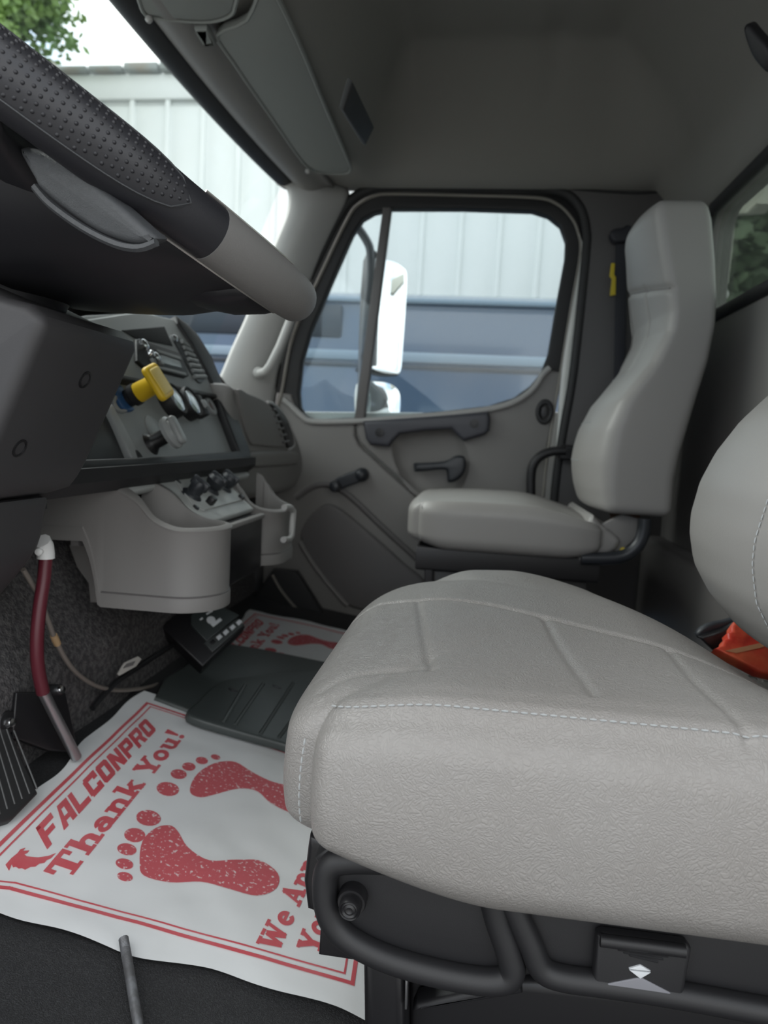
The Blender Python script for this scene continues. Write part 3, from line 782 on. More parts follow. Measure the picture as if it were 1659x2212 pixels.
slab('lower_moulding', crv([(525, 978), (620, 975), (640, 982), (638, 1000), (620, 1004), (525, 1008)], True, 3), DX, -0.01, 0.010, 0.006, M['trim'], dash, bres=3)
# dash top running to the windshield
def dtop(u, v):
    y = 0.30 + u * 1.62
    k = sstep(1.36, 1.62, y)
    zb = 0.70 * (1 - k) + 0.565 * k
    xb = -0.585 * (1 - k) + (XP - 0.05) * k
    if y > 1.62: zb -= 0.06 * sstep(1.62, 1.92, y)
    x1 = wsx(y, 0.62) + 0.004
    return (xb + (x1 - xb) * v, y, zb - 0.03 * v)


link('top_pad', grid_m(60, 8, dtop), M['trim'], dash)

# ================================================================== lower console with cup holders
con = thing('cup_console', (-0.45, 1.1, 0.27), 'grey lower console with two cup holders and heater levers', 'console')
XC = -0.315
def holder(name, y0, y1, xr, rimpts, botpts, zbot, xfront):
    """U-shaped cup holder wall: plan outline from the dash rearward and back, with a swooping rim."""
    r_ = min(0.058, (y1 - y0) / 2 - 0.002)
    plan = []
    for x in np.linspace(xfront, xr - r_, 44): plan.append((x, y0, 0))
    for k in range(1, 10):
        a = math.pi / 2 * k / 10; plan.append((xr - r_ + r_ * math.sin(a), y0 + r_ - r_ * math.cos(a), 1))
    for k in range(0, 10):
        a = math.pi / 2 * k / 9; plan.append((xr - r_ + r_ * math.cos(a), y1 - r_ + r_ * math.sin(a), 1))
    for x in np.linspace(xr - r_, xfront + 0.10, 24)[1:]: plan.append((x, y1, 2))
    rimc = np.array(crv(rimpts, n=6)); rx, rz_ = rimc[:, 0], rimc[:, 1]
    def rim(x): return float(np.interp(x, rx, rz_))
    def bot(x, side):
        return float(np.interp(x, [q[0] for q in botpts], [q[1] for q in botpts])) if botpts and side == 0 else zbot
    V, Fc = [], []
    th = 0.0055; n = len(plan)
    for i, (x, y, sd_) in enumerate(plan):
        pm = plan[max(i - 1, 0)]; pn = plan[min(i + 1, n - 1)]
        t = np.array((pn[0] - pm[0], pn[1] - pm[1])); t /= np.linalg.norm(t) + 1e-9
        nn = np.array((t[1], -t[0]))                       # outward
        zt, zb = rim(x), bot(x, sd_)
        o_ = np.array((x, y)); ti = 0.0099 + (0.012 * sstep(xr - 0.075, xr - 0.13, x) if sd_ != 1 else 0.0)
        sect = [(-th, zb + 0.02), (0.0018, zb), (0.0018, zb + 0.017), (0.0006, zb + 0.0185), (0.0, zb + 0.0195), (0, zt - 0.008), (0.002, zt - 0.003), (-0.001, zt), (-ti + 0.003, zt + 0.001), (-ti, zt - 0.004), (-ti, zb + 0.03)]
        for d, z in sect: V.append((*(o_ + nn * d), z))
    m_ = 11
    for i in range(n - 1):
        for k in range(m_):
            l = (k + 1) % m_
            Fc.append([i * m_ + k, i * m_ + l, (i + 1) * m_ + l, (i + 1) * m_ + k])
    Fc.append(list(range(m_))); Fc.append([(n - 1) * m_ + k for k in range(m_)])
    o = link(name, mesh(V, Fc), M['trim'], con, angle=45)
    tube('base_seam', [(x + 0.0, y, zbot + 0.0195) for x, y, s in plan if x > -0.468], 0.0013, M['trim_dk'], o, seg=5)
    # floor of the cup
    fl_ = [(x - 0.008 * (1 if s == 1 else 0), y + (0.008 if y < (y0 + y1) / 2 else -0.008)) for x, y, s in plan if x > xr - 0.14]
    slab('cup_floor', fl_, FZ(0), zbot + 0.024, zbot + 0.03, 0, M['trim_dk'], o, px=False)
    return o


holder('cup_holder', 0.845, 0.962, -0.320, [(-0.60, 0.446), (-0.504, 0.445), (-0.457, 0.442), (-0.423, 0.428), (-0.398, 0.404), (-0.37, 0.393), (-0.34, 0.392), (-0.29, 0.393)], [(-0.60, 0.365), (-0.491, 0.368), (-0.481, 0.345), (-0.473, 0.31), (-0.470, 0.284)], 0.284, -0.56)
holder('cup_holder', 1.185, 1.350, -0.334, [(-0.55, 0.445), (-0.43, 0.440), (-0.400, 0.418), (-0.380, 0.394), (-0.35, 0.383), (-0.30, 0.379)], None, 0.285, -0.52)
slab('inner_flange', [(148, 1178), (186, 1164), (216, 1200), (214, 1302), (194, 1302), (190, 1260), (165, 1225)], FY(0.90), -0.01, 0.0, 0.002, M['trim'], con)
# light strap at the end of the far holder
tube('holder_edge', [P(u, v, X=XC) for u, v in ((614, 1096), (628, 1097), (634, 1104), (632, 1130), (630, 1158), (624, 1166), (612, 1166))], 0.0055, M['trim_lt'], con, seg=8)
# sloping deck between panel and holders, with openings left for the cups by building it in three strips
dk0, dk1 = (-0.462, 0.452), (-0.372, 0.386)
dn = np.array((dk0[1] - dk1[1], 0, dk1[0] - dk0[0])); dn = np.array((-(dk1[1] - dk0[1]), 0, (dk1[0] - dk0[0])))
DK = Frame(((dk0[0] + dk1[0]) / 2, 1.1, (dk0[1] + dk1[1]) / 2), dn, (0, 1, 0))
ln = math.hypot(dk1[0] - dk0[0], dk1[1] - dk0[1]) / 2
slab('deck', [[(-0.252, ln * 0.42), (-0.252, ln), (0.252, ln), (0.252, ln * 0.45), (0.235, ln * 0.40), (0.11, ln * 0.40), (0.095, ln * 0.1), (0.085, -ln * 0.6), (0.082, -ln), (-0.135, -ln), (-0.138, -ln * 0.6), (-0.142, ln * 0.55), (-0.155, ln * 0.50)]], DK, -0.012, 0.0, 0.004, M['deck'], con, px=False)
slab('front_face', [(0.848, 0.36), (1.345, 0.30), (1.345, 0.43), (0.848, 0.43)], FX(-0.50), -0.01, 0.0, 0.0, M['trim_dk'], con, px=False)
# heater control plate with levers
cpx = slab('control_plate', [tuple(DK.px(*q)) for q in ((372, 1034), (478, 1026), (488, 1034), (524, 1082), (440, 1104), (412, 1090))], DK, -0.004, 0.003, 0.001, M['deck'], con, px=False)
slab('plate_slot', [tuple(DK.px(*q)) for q in ((374, 1030), (478, 1022), (484, 1030), (376, 1037))], DK, -0.003, 0.0045, 0.001, M['blacks'], con, px=False)
for c, s in (((412, 1072), 0.011), ((452, 1060), 0.014), ((480, 1055), 0.013)):
    x, y = DK.px(*c)
    k_ = lathe('heater_knob', [(0.017, 0.0), (0.016, 0.004), (0.011, 0.008), (s, 0.012), (s * 1.15, 0.022), (s * 0.9, 0.028), (s * 0.4, 0.030)], DK.w(x, y), DK.n, M['lever'], cpx)
    bx('grip', DK.w(x, y, 0.024), (0.010, 0.030, 0.016), M['lever'], k_, DK, 0.004)
x, y = DK.px(450, 1090); bx('slider', DK.w(x, y, 0.008), (0.016, 0.012, 0.014), M['blacks'], cpx, DK, 0.003)
x, y = DK.px(518, 1078); bx('slider', DK.w(x, y, 0.004), (0.010, 0.010, 0.008), M['blacks'], cpx, DK, 0.002)
for c in ((383, 1043), (422, 1098)):
    x, y = DK.px(*c)
    slab('hole', ell(x, y, 0.003, 0.005), DK, 0.001, 0.0036, 0, M['blacks'], cpx, px=False)
# ashtray drawer between the holders
ash = bx('ash_drawer', (-0.405, 1.075, 0.330), (0.10, 0.205, 0.095), M['blacks'], con, None, 0.006)
bx('drawer_lip', (-0.356, 1.075, 0.376), (0.012, 0.198, 0.008), M['trim'], ash, None, 0.003)

# ================================================================== steering column and wheel
colm = thing('steering_column', (-0.45, 0.63, 0.2), 'dark grey steering column cover with screw holes', 'steering column')
sh = [(-330, 480), (0, 598), (110, 652), (216, 704), (262, 716), (287, 738), (289, 756), (276, 786), (182, 997), (163, 1030), (146, 1052), (55, 1078), (0, 1096), (-330, 1180)]
FC = FY(0.68)
sc_ = slab('upper_cover', [tuple(q) for q in sh], FC, -0.01, 0.15, 0.010, M['shroud'], colm, bres=3)
e0, e1 = P(289, 756, Y=0.68), P(182, 997, Y=0.68)
FC = Frame((e0 + e1) / 2, (e0[2] - e1[2], 0, -(e0[0] - e1[0])), (0, 1, 0))
for c in ((183, 820), (42, 968)):
    x, y = FC.px(*c)
    lathe('screw_recess', [(0.0085, -0.001), (0.0085, 0.0008), (0.0065, 0.0012), (0.006, -0.004), (0.002, -0.005)], FC.w(x, y), FC.n, M['blacks'], sc_, seg=16)
lowc = slab('lower_cover', crv([(-200, 1130), (0, 1090), (70, 1074), (112, 1072), (108, 1110), (92, 1180), (40, 1250), (-40, 1330), (-200, 1400)], False, 3), FY(0.68), 0.0, 0.12, 0.014, M['shroud'], colm, bres=3)

wh = thing('steering_wheel', (-0.32, 0.63, 0.8), 'black and grey steering wheel with dimpled grips', 'steering wheel')
WS = math.radians(33.5)
dd = np.array((math.cos(WS), 0, -math.sin(WS)))          # towards 6 o'clock
nn_ = np.array((math.sin(WS), 0, math.cos(WS)))          # towards the driver
lft = np.array((0, -1.0, 0))
WA, WY, WR = 0.440, 0.63, 0.225
wc = CAM + np.array((0, WY, 0)) - dd * WA + nn_ * 0.006
def rimr(phi):
    """Tube radius: fatter where the dimpled grips are."""
    d = abs((math.degrees(phi) + 180) % 360 - 180)
    return 0.0185 + 0.0015 * (sstep(36, 50, d) - sstep(128, 142, d))
def wpt(phi, psi, extra=0.0, rad=None):
    er = dd * math.cos(phi) + lft * math.sin(phi)
    r_ = (rimr(phi) if rad is None else rad) + extra
    return wc + er * (WR + r_ * math.cos(psi)) + nn_ * (r_ * 1.12 * math.sin(psi))
def rim_part(name, a0, a1, n, mt, ex=0.0):
    V, Fc = [], []; S = 28
    for i in range(n + 1):
        ph = math.radians(a0 + (a1 - a0) * i / n)
        for k in range(S): V.append(wpt(ph, 2 * math.pi * k / S, ex))
    for i in range(n):
        for k in range(S):
            l = (k + 1) % S; Fc.append([i * S + k, i * S + l, (i + 1) * S + l, (i + 1) * S + k])
    Fc.append(list(range(S))); Fc.append([n * S + k for k in range(S)])
    return link(name, mesh(V, Fc), mt, wh, angle=50)
rim_part('rim_grey', -31, 31, 30, M['wheel_gy'], 0.0006)
rim_part('rim_black', 31, 329, 120, M['wheel'])
# dimpled pad on the left grip (nearest the camera) and on the right one
def pad_edge(t):
    """Half-angle limits (psi low, psi high, degrees) of the pad at position t in 0..1 along the grip."""
    w = max(0.0, 1 - abs(2 * t - 1) ** 6) ** 0.5
    return 22 - 52 * w, 22 + 66 * w
for sgn in (1, -1):
    A0, A1 = 39, 137
    def padf(u, v):
        ph = math.radians(A0 + (A1 - A0) * u) * sgn; lo, hi = pad_edge(u)
        return wpt(ph, math.radians(lo + (hi - lo) * v), 0.0008)
    pad = link('grip_pad', grid_m(90, 40, padf), mat('grip_pad', (0.02, 0.02, 0.024), 0.4, ('noise', 900, 0.2, 0.0004)), wh)
    V, Fc = [], []
    NU = 76
    for i in range(NU):
        u = (i + 0.5) / NU; ph = math.radians(A0 + (A1 - A0) * u) * sgn; lo, hi = pad_edge(u)
        off = 0.5 if i % 2 else 0.0
        for j in range(-9, 12):
            ps = 22 + (j + off) * 12.5
            if ps < lo + 6 or ps > hi - 6: continue
            c = wpt(ph, math.radians(ps), 0.0006); e1 = wpt(ph + 0.01, math.radians(ps), 0.0006) - c; e1 /= np.linalg.norm(e1)
            e2 = wpt(ph, math.radians(ps + 2), 0.0006) - c; e2 /= np.linalg.norm(e2); nrm = wpt(ph, math.radians(ps), 0.003) - c; nrm /= np.linalg.norm(nrm)
            k0 = len(V); rd_ = 0.00145
            for rr_, hh in ((1.0, 0.0), (0.75, 0.0007), (0.35, 0.0011)):
                for q in range(8):
                    a = q * math.pi / 4; V.append(c + (e1 * math.cos(a) + e2 * math.sin(a)) * rd_ * rr_ + nrm * hh)
            for ring in range(2):
                for q in range(8):
                    l = (q + 1) % 8; Fc.append([k0 + ring * 8 + q, k0 + ring * 8 + l, k0 + ring * 8 + 8 + l, k0 + ring * 8 + 8 + q])
            Fc.append([k0 + 16 + q for q in range(8)])
    tag(link('grip_studs', mesh(V, Fc), M['wheel'], pad, angle=80), kind='stuff')
    # raised outline of the pad
    edge = [wpt(math.radians(A0 + (A1 - A0) * u) * sgn, math.radians(pad_edge(u)[0]), 0.001) for u in np.linspace(0, 1, 40)] + \
           [wpt(math.radians(A0 + (A1 - A0) * u) * sgn, math.radians(pad_edge(u)[1]), 0.001) for u in np.linspace(1, 0, 40)[1:-1]]
    tube('pad_outline', edge, 0.0006, M['insert'], pad, seg=5, closed=True)
# thin bright trim under the grey part of the rim
tube('rim_trim', [wpt(math.radians(a), math.radians(-80), 0.0006) for a in np.linspace(2, 46, 34)], 0.0013, M['silver'], wh, seg=6)
tube('rim_trim', [wpt(math.radians(a), math.radians(88), 0.0008) for a in np.linspace(6, 36, 20)], 0.0011, M['silver'], wh, seg=6)
# deep hub bowl behind the rim
def hubf(u, v):
    a = 2 * math.pi * u; rho = 1 - v
    re_ = 0.178 + 0.050 * max(0, math.cos(a)) ** 8
    r0 = re_ * rho; s_ = r0 * math.cos(a)
    D = float(np.interp(s_, [-0.2, -0.075, 0.037, 0.14, 0.20, 0.23], [0.142, 0.150, 0.140, 0.086, 0.040, 0.020]))
    h0 = -(0.010 + (D - 0.010) * (1 - rho ** 4) ** 0.55)
    return wc + (dd * math.cos(a) + lft * math.sin(a)) * r0 + nn_ * h0
link('hub_shell', grid_m(96, 40, hubf, cu=True), M['hub'], wh)
lathe('horn_pad', [(0.150, -0.006), (0.13, 0.004), (0.08, 0.012), (0.02, 0.014)], wc, nn_, M['wheel'], wh, seg=40)
# spokes: left, right, bottom
def spoke(phi, half, name='spoke'):
    er = dd * math.cos(phi) + lft * math.sin(phi); et = -dd * math.sin(phi) + lft * math.cos(phi)
    secs = []
    for r_, h, w, th in ((WR - 0.008, -0.012, half * 1.1, 0.008), (WR - 0.016, -0.018, half * 1.05, 0.013), (WR - 0.035, -0.028, half, 0.018), (WR - 0.065, -0.036, half * 1.05, 0.024), (0.11, -0.042, half * 1.1, 0.028)):
        ring = []
        for k in range(16):
            a = 2 * math.pi * k / 16; c_, s_ = math.cos(a), math.sin(a)
            ring.append(wc + er * r_ + nn_ * (h + th * math.copysign(abs(s_) ** 0.7, s_)) + et * (w * math.copysign(abs(c_) ** 0.7, c_)))
        secs.append(ring)
    V = [p for s in secs for p in s]; Fc = []
    for i in range(len(secs) - 1):
        for k in range(16):
            l = (k + 1) % 16; Fc.append([i * 16 + k, i * 16 + l, (i + 1) * 16 + l, (i + 1) * 16 + k])
    Fc.append(list(range(16))); Fc.append([(len(secs) - 1) * 16 + k for k in range(16)])
    return link(name, mesh(V, Fc), M['hub'], wh, angle=60)
spoke(math.radians(92), 0.090); spoke(math.radians(-92), 0.090); spoke(0.0, 0.040)
# grey moulded insert on the near side of the hub
FI = Frame(wc + lft * 0.168 + nn_ * -0.05, lft * 0.96 + nn_ * -0.28, dd)
ins = slab('side_insert', crv([(52, 322), (110, 332), (190, 378), (262, 440), (320, 492), (346, 516), (322, 528), (284, 526), (220, 502), (150, 455), (98, 412), (84, 388)], True, 3), FI, -0.012, 0.006, 0.005, M['insert'], wh, bres=3)
tube('insert_rim', [P(*q, plane=FI) + FI.n * 0.004 for q in crv([(84, 404), (120, 444), (190, 494), (260, 528), (310, 536), (346, 524)], n=4)], 0.0028, M['insert'], ins, seg=6)

lathe('column_neck', [(0.055, -0.10), (0.055, -0.16), (0.06, -0.17), (0.06, -0.26)], wc, nn_, M['hub'], colm, seg=32)

# ================================================================== driver's seat
def cushion(name, mt, parent, c, hs, r, n, deform, angle=180):
    V, Fc = rbox_np(*n, *hs, r)
    V = deform(V, hs) + np.array(c)
    me = bpy.data.meshes.new('m'); me.from_pydata([tuple(map(float, v)) for v in V], [], Fc)
    return link(name, me, mt, parent, angle=angle)


def ss(a, b, x):
    t = np.clip((x - a) / (b - a), 0, 1); return t * t * (3 - 2 * t)


ds = thing('driver_seat', (0.15, 0.66, 0.0), 'grey vinyl driver seat on black base, nearest in view', 'seat')
DC = np.array((0.157, 0.662, 0.293)); DH = (0.270, 0.250, 0.070)
ZT = 0.372
def gl(pts): return [tuple(P(u, v, Z=ZT)[:2]) for u, v in crv(pts, n=4)]
GROOVES = [
    (gl([(700, 1290), (747, 1271), (811, 1264), (906, 1278), (1047, 1303), (1174, 1335), (1302, 1367), (1449, 1399), (1621, 1424)]), 0.0030, 0.0030),
    (gl([(700, 1412), (766, 1404), (855, 1408), (935, 1421)]), 0.0014, 0.0036),
    (gl([(905, 1281), (913, 1335), (922, 1380), (935, 1420)]), 0.0026, 0.0028),
    (gl([(1174, 1335), (1213, 1399), (1283, 1479)]), 0.0026, 0.0028),
    (gl([(1443, 1399), (1506, 1463), (1621, 1543)]), 0.0026, 0.0028),
]
def d_cush(V, hs):
    hx, hy, hz = hs; x, y, z = V[:, 0].copy(), V[:, 1].copy(), V[:, 2].copy()
    nx, ny, nz_ = x / hx, y / hy, z / hz
    m = np.maximum(np.abs(nx), np.abs(ny)) + 1e-9; k = np.where(ny > 0, 3.2, 11.0)
    f = np.where(nx < 0, m / ((np.abs(nx) ** k + np.abs(ny) ** k) ** (1 / k) + 1e-9), 1.0)
    x, y = x * f, y * f
    tt = np.clip((nx + 0.4) / 1.1, 0, 1)
    y = np.where(ny > 0, y * (1 - 0.80 * tt ** 1.7), y)
    top = np.clip(nz_, 0, 1)
    z = z + top * 0.012 * (1 - np.clip(nx, -1, 1) ** 2) * (1 - np.clip(ny, -1, 1) ** 2)
    z = z - top * 0.085 * ss(-0.2, 1, ny) * tt ** 1.5
    z = z - top * 0.068 * ss(-0.08, 0.62, nx) * ss(-1.0, -0.2, ny)
    z = z - top * 0.014 * ss(-0.6, -1, nx)
    z = z + np.clip(-nz_, 0, 1) * 0.028 * ss(-0.45, -1, nx)
    y = y - 0.012 * (1 - np.clip(nz_, -1, 1) ** 2) * np.clip(-ny, 0, 1) ** 10
    x = x - 0.006 * (1 - np.clip(nz_, -1, 1) ** 2) * np.clip(-nx, 0, 1) ** 10
    wxy = np.stack([x + DC[0], y + DC[1]], 1)
    for line, dep, wid in GROOVES:
        d = polydist(wxy, line)
        z = z - dep * np.exp(-(d / wid) ** 2) * (nz_ > 0.5)
    # rolled welt just above the stitched seam of the near side
    rr_ = 0.034
    dz = np.exp(-(((ny + 1) * hy - 0.016) / 0.006) ** 2) * (nz_ > 0.55)
    z = z + 0.0022 * dz
    dn = np.exp(-(((ny + 1) * hy - 0.0075) / 0.003) ** 2) * (nz_ > 0.4)
    z = z - 0.0012 * dn
    return np.stack([x, y, z], 1)


cu_ = cushion('cushion', M['vinyl'], ds, DC, DH, 0.034, (250, 230, 40), d_cush)
# stitching along the near top seam and down the front corner
def stitches(pts, every, ln_, rad, name, parent, mt):
    pts = np.array(pts); seg = np.linalg.norm(np.diff(pts, axis=0), axis=1); cum = np.concatenate([[0], np.cumsum(seg)])
    ms = []; s = 0.0
    while s + ln_ < cum[-1]:
        a = np.array([np.interp(s, cum, pts[:, i]) for i in range(3)]); b = np.array([np.interp(s + ln_, cum, pts[:, i]) for i in range(3)])
        ms.append(tube_m([a, (a + b) / 2, b], [rad * 0.6, rad, rad * 0.6], 5)); s += every
    return tag(link(name, join(ms), mt, parent), kind='stuff')
rr_ = 0.034; a45 = math.radians(52)
base = np.array([(x, -DH[1] + rr_ - (rr_ + 0.0008) * math.cos(a45), DH[2] - rr_ + (rr_ + 0.0008) * math.sin(a45)) for x in np.linspace(-DH[0] * 0.93, DH[0] * 0.9, 120)])
seam_pts = d_cush(base, DH) + DC
stitches(seam_pts, 0.0058, 0.0040, 0.0007, 'stitching', cu_, M['thread'])
base = np.array([(-DH[0] * 0.975, -DH[1] * 0.965, z) for z in np.linspace(DH[2] * 0.6, -DH[2] * 0.6, 30)])
stitches(d_cush(base, DH) + DC + np.array((-0.002, -0.0015, 0)), 0.0058, 0.0040, 0.0007, 'stitching', cu_, M['thread'])

# backrest of the driver's seat
sil = [(1700, 818), (1659, 850), (1600, 905), (1545, 975), (1510, 1040), (1490, 1110), (1487, 1150), (1495, 1210), (1520, 1260), (1560, 1310), (1600, 1340), (1640, 1362)]
sp = np.array([P(u - 30, v, Y=0.76)[[2, 0]] for u, v in sil])[::-1]     # (z, x) with z rising
zb0 = sp[0][0]
def d_back(V, hs):
    hx, hy, hz = hs; nx, ny, nz_ = V[:, 0] / hx, V[:, 1] / hy, V[:, 2] / hz
    z = zb0 + (nz_ + 1) / 2 * 0.66
    xf = np.interp(z, np.append(sp[:, 0], [sp[-1][0] + 0.1, sp[-1][0] + 0.4]), np.append(sp[:, 1], [sp[-1][1] + 0.03, sp[-1][1] + 0.05]))
    xr = np.minimum(0.40 + 0.06 * ss(0.3, 0.8, z), 0.485)
    t = (1 - nx) / 2                       # 1 at the front
    bul = 0.055 * np.clip(1 - (ny + 0.1) ** 2, 0, 1)
    xfe = xf + 0.055 - bul
    x = xr + (np.minimum(xfe, xr - 0.04) - xr) * t
    w = 1 - 0.28 * ss(0.72, 0.98, z)
    return np.stack([x, V[:, 1] * w, z], 1)


bk = cushion('backrest', M['vinyl_s'], ds, (0, 0.66, 0), (0.07, 0.235, 0.33), 0.022, (20, 50, 90), d_back)
bs = np.array([(-0.07, -0.235 + 0.235 * 2 * 0.30 - 0.02 * t, -0.33 + 0.66 * t) for t in np.linspace(0.02, 0.5, 60)])
stitches(d_back(bs, (0.07, 0.235, 0.33)) + np.array((-0.001, 0.66, 0)), 0.006, 0.0044, 0.0007, 'stitching', bk, M['thread'])

# black base: side shield with raised ribs
YB = 0.452
FB = FY(YB)
sb = slab('side_shield', crv([(705, 1840), (1100, 1900), (1760, 1990), (1760, 2195), (1659, 2182), (1450, 2142), (1300, 2124), (1180, 2108), (1150, 2118), (1085, 2124), (1000, 2116), (880, 2090), (790, 2056), (730, 2012), (704, 1962), (698, 1900)], True, 2), FB, -0.03, -0.004, 0.003, M['black'], ds)
tube('shield_rib', [P(*q, Y=YB) for q in crv([(900, 1862), (820, 1858), (755, 1858), (720, 1866), (703, 1895), (705, 1955), (730, 2008), (790, 2050), (880, 2085), (1000, 2113), (1078, 2119), (1106, 2100), (1098, 2055), (1076, 1990), (1060, 1925)], n=6)], 0.0090, M['black'], ds, seg=12)
tube('shield_rib', [P(*q, Y=YB) for q in crv([(1094, 1925), (1118, 1978), (1146, 2040), (1170, 2092), (1215, 2112), (1300, 2124), (1450, 2146), (1659, 2184), (1760, 2200)], n=6)], 0.0085, M['black'], ds, seg=12)
kx, ky = FB.px(762, 1940)
kb = lathe('adjuster_knob', [(0.0100, -0.004), (0.0100, 0.004), (0.0092, 0.006), (0.0076, 0.006), (0.0074, 0.0125), (0.0066, 0.0140), (0.0058, 0.0130), (0.0049, 0.0140), (0.0038, 0.0130), (0.0024, 0.0137), (0.0010, 0.0130)], FB.w(kx, ky), FB.n, M['blacks'], ds, seg=28)
# rocker switch with the diamond mark
sw = slab('seat_switch', [[(1287, 2010), (1300, 2004), (1480, 2028), (1489, 2040), (1470, 2148), (1458, 2150), (1282, 2122), (1278, 2112)]], FB, -0.004, 0.006, 0.003, M['black'], ds)
tube('switch_bar', [P(u, v, Y=YB - 0.007) for u, v in ((1296, 2030), (1390, 2042), (1480, 2054))], 0.0042, M['black'], sw, seg=8)
slab('switch_plate', [(1284, 2114), (1370, 2097), (1382, 2097), (1465, 2140)], FB, 0.004, 0.0068, 0.0008, mat('switch_grey', (0.20, 0.20, 0.22), 0.5), sw)
slab('diamond_mark', [(1354, 2075), (1378, 2068), (1400, 2081), (1354, 2077)], FB, 0.004, 0.0074, 0.0005, M['ledw'], sw)
slab('diamond_mark', [(1355, 2079), (1400, 2084), (1378, 2097)], FB, 0.004, 0.0074, 0.0005, M['ledw'], sw)
for i in range(4):
    o_ = i * 9
    tube('ridge', [P(u, v, Y=YB - 0.0062) for u, v in ((1322 + o_ * 1.4, 2045 + i * 6), (1388, 2052 + i * 6), (1454 - o_ * 1.2, 2060 + i * 6))], 0.0008, M['black'], sw, seg=5)
# front brackets and pedestal under the cushion
slab('front_bracket', [(668, 1806), (760, 1840), (760, 1992), (690, 1986), (685, 1974), (663, 1966), (655, 1905), (664, 1830)], FY(0.475), -0.05, 0.0, 0.004, M['blacks'], ds)
slab('front_bracket', [(694, 1968), (820, 1990), (820, 2086), (780, 2078), (688, 2064)], FY(0.480), -0.04, 0.0, 0.002, M['blacks'], ds)
slab('pedestal', [(782, 2060), (876, 2076), (876, 2420), (790, 2420), (785, 2220)], FY(0.50), -0.30, 0.0, 0.008, M['blacks'], ds)
slab('bracket_edge', [(875, 2098), (881, 2098), (879, 2182), (874, 2182)], FY(0.495), -0.01, 0.0, 0.001, M['steel'], ds)
slab('suspension_box', [(880, 2090), (1800, 2190), (1800, 2800), (880, 2800)], FY(0.53), -0.28, 0.0, 0.01, M['blacks'], ds)
slab('scissor_arm', [(890, 2190), (900, 2170), (1120, 2120), (1130, 2150)], FY(0.51), -0.02, 0.0, 0.004, M['black'], ds)
slab('seat_pan', [(-0.05, 0.484), (0.42, 0.484), (0.42, 0.86), (-0.05, 0.86)], FZ(0), 0.195, 0.262, 0.01, M['blacks'], ds, px=False)
slab('buckle_strap', crv([(1506, 1368), (1530, 1350), (1580, 1338), (1602, 1320), (1612, 1328), (1590, 1352), (1545, 1366), (1512, 1380)], True, 3), FY(0.94), -0.012, 0.0, 0.003, M['lever'], ds)

# red packet behind the cushion
rp = thing('red_packet', P(1600, 1400, Y=0.90), 'shiny red packet tucked between driver cushion and backrest', 'packet')
FRP = Frame(P(1610, 1385, Y=0.905), (0.1, -0.75, 0.65), (1, 0, 0))
pk_m = slab('wrapper', [(1590, 1338), (1680, 1380), (1720, 1470), (1640, 1450), (1545, 1400), (1562, 1392), (1566, 1380), (1575, 1378), (1572, 1366), (1582, 1362), (1582, 1350)], FRP, -0.02, 0.0, 0.004, M['redbag'], rp)
slab('printed_band', [(1566, 1406), (1648, 1388), (1650, 1398), (1590, 1411)], FRP, -0.002, 0.0006, 0, M['gold'], pk_m)
tag(slab('black_bin', [(1512, 1378), (1560, 1362), (1600, 1340), (1600, 1420), (1540, 1405)], FY(0.93), -0.03, 0.0, 0.003, M['blacks'], rp), None)

# ================================================================== passenger seat
ps = thing('passenger_seat', (0.12, 1.64, 0.0), 'grey vinyl high-back passenger seat beside the far door', 'seat')
PC = np.array((0.075, 1.640, 0.346)); PH = (0.212, 0.222, 0.048)
def p_cush(V, hs):
    hx, hy, hz = hs; x, y, z = V[:, 0].copy(), V[:, 1].copy(), V[:, 2].copy(); nx, ny, nz_ = x / hx, y / hy, z / hz
    m = np.maximum(np.abs(nx), np.abs(ny)) + 1e-9; k = 6.0
    f = m / ((np.abs(nx) ** k + np.abs(ny) ** k) ** (1 / k) + 1e-9); x, y = x * f, y * f
    top, bot = np.clip(nz_, 0, 1), np.clip(-nz_, 0, 1)
    z = z + top * (0.014 * (1 - np.clip(nx, -1, 1) ** 2) * (1 - 0.6 * np.clip(ny, -1, 1) ** 2) - 0.028 * ss(0.1, 1.0, nx)) + bot * 0.012 * ss(-0.55, -1, nx) + bot * 0.012 * ss(0.5, 1, nx)
    dz = np.exp(-(((ny + 1) * hy - 0.014) / 0.006) ** 2) * (nz_ > 0.55)
    return np.stack([x, y, z + 0.003 * dz], 1)
pcu = cushion('cushion', M['vinyl_s'], ps, PC, PH, 0.026, (60, 60, 20), p_cush)
base = np.array([(-PH[0] * 0.90, -PH[1] * 0.985, z) for z in np.linspace(PH[2] * 0.8, -PH[2] * 0.9, 30)])
stitches(p_cush(base, PH) + PC + np.array((0, -0.001, 0)), 0.009, 0.006, 0.0011, 'stitching', pcu, M['thread'])
slab('cushion_tail', crv([(1275, 1118), (1300, 1132), (1335, 1160), (1340, 1176), (1320, 1196), (1270, 1215), (1240, 1212)], True, 3), FY(1.45), -0.34, 0.0, 0.012, M['vinyl_s'], ps, bres=3)
YN = 1.42
fedge = [(1433, 463), (1443, 537), (1455, 605), (1465, 673), (1460, 712), (1426, 780), (1390, 828), (1362, 868), (1343, 927), (1332, 1000), (1328, 1060), (1330, 1098)]
redge = [(1532, 430), (1542, 470), (1550, 560), (1553, 640), (1550, 700), (1534, 780), (1508, 863), (1474, 976), (1461, 1034), (1455, 1107), (1448, 1132)]
fz = np.array([P(u, v, Y=YN)[[2, 0]] for u, v in fedge])[::-1]; rz = np.array([P(u, v, Y=YN)[[2, 0]] for u, v in redge])[::-1]
pz0, pz1 = fz[0][0] - 0.012, P(1490, 428, Y=YN)[2]
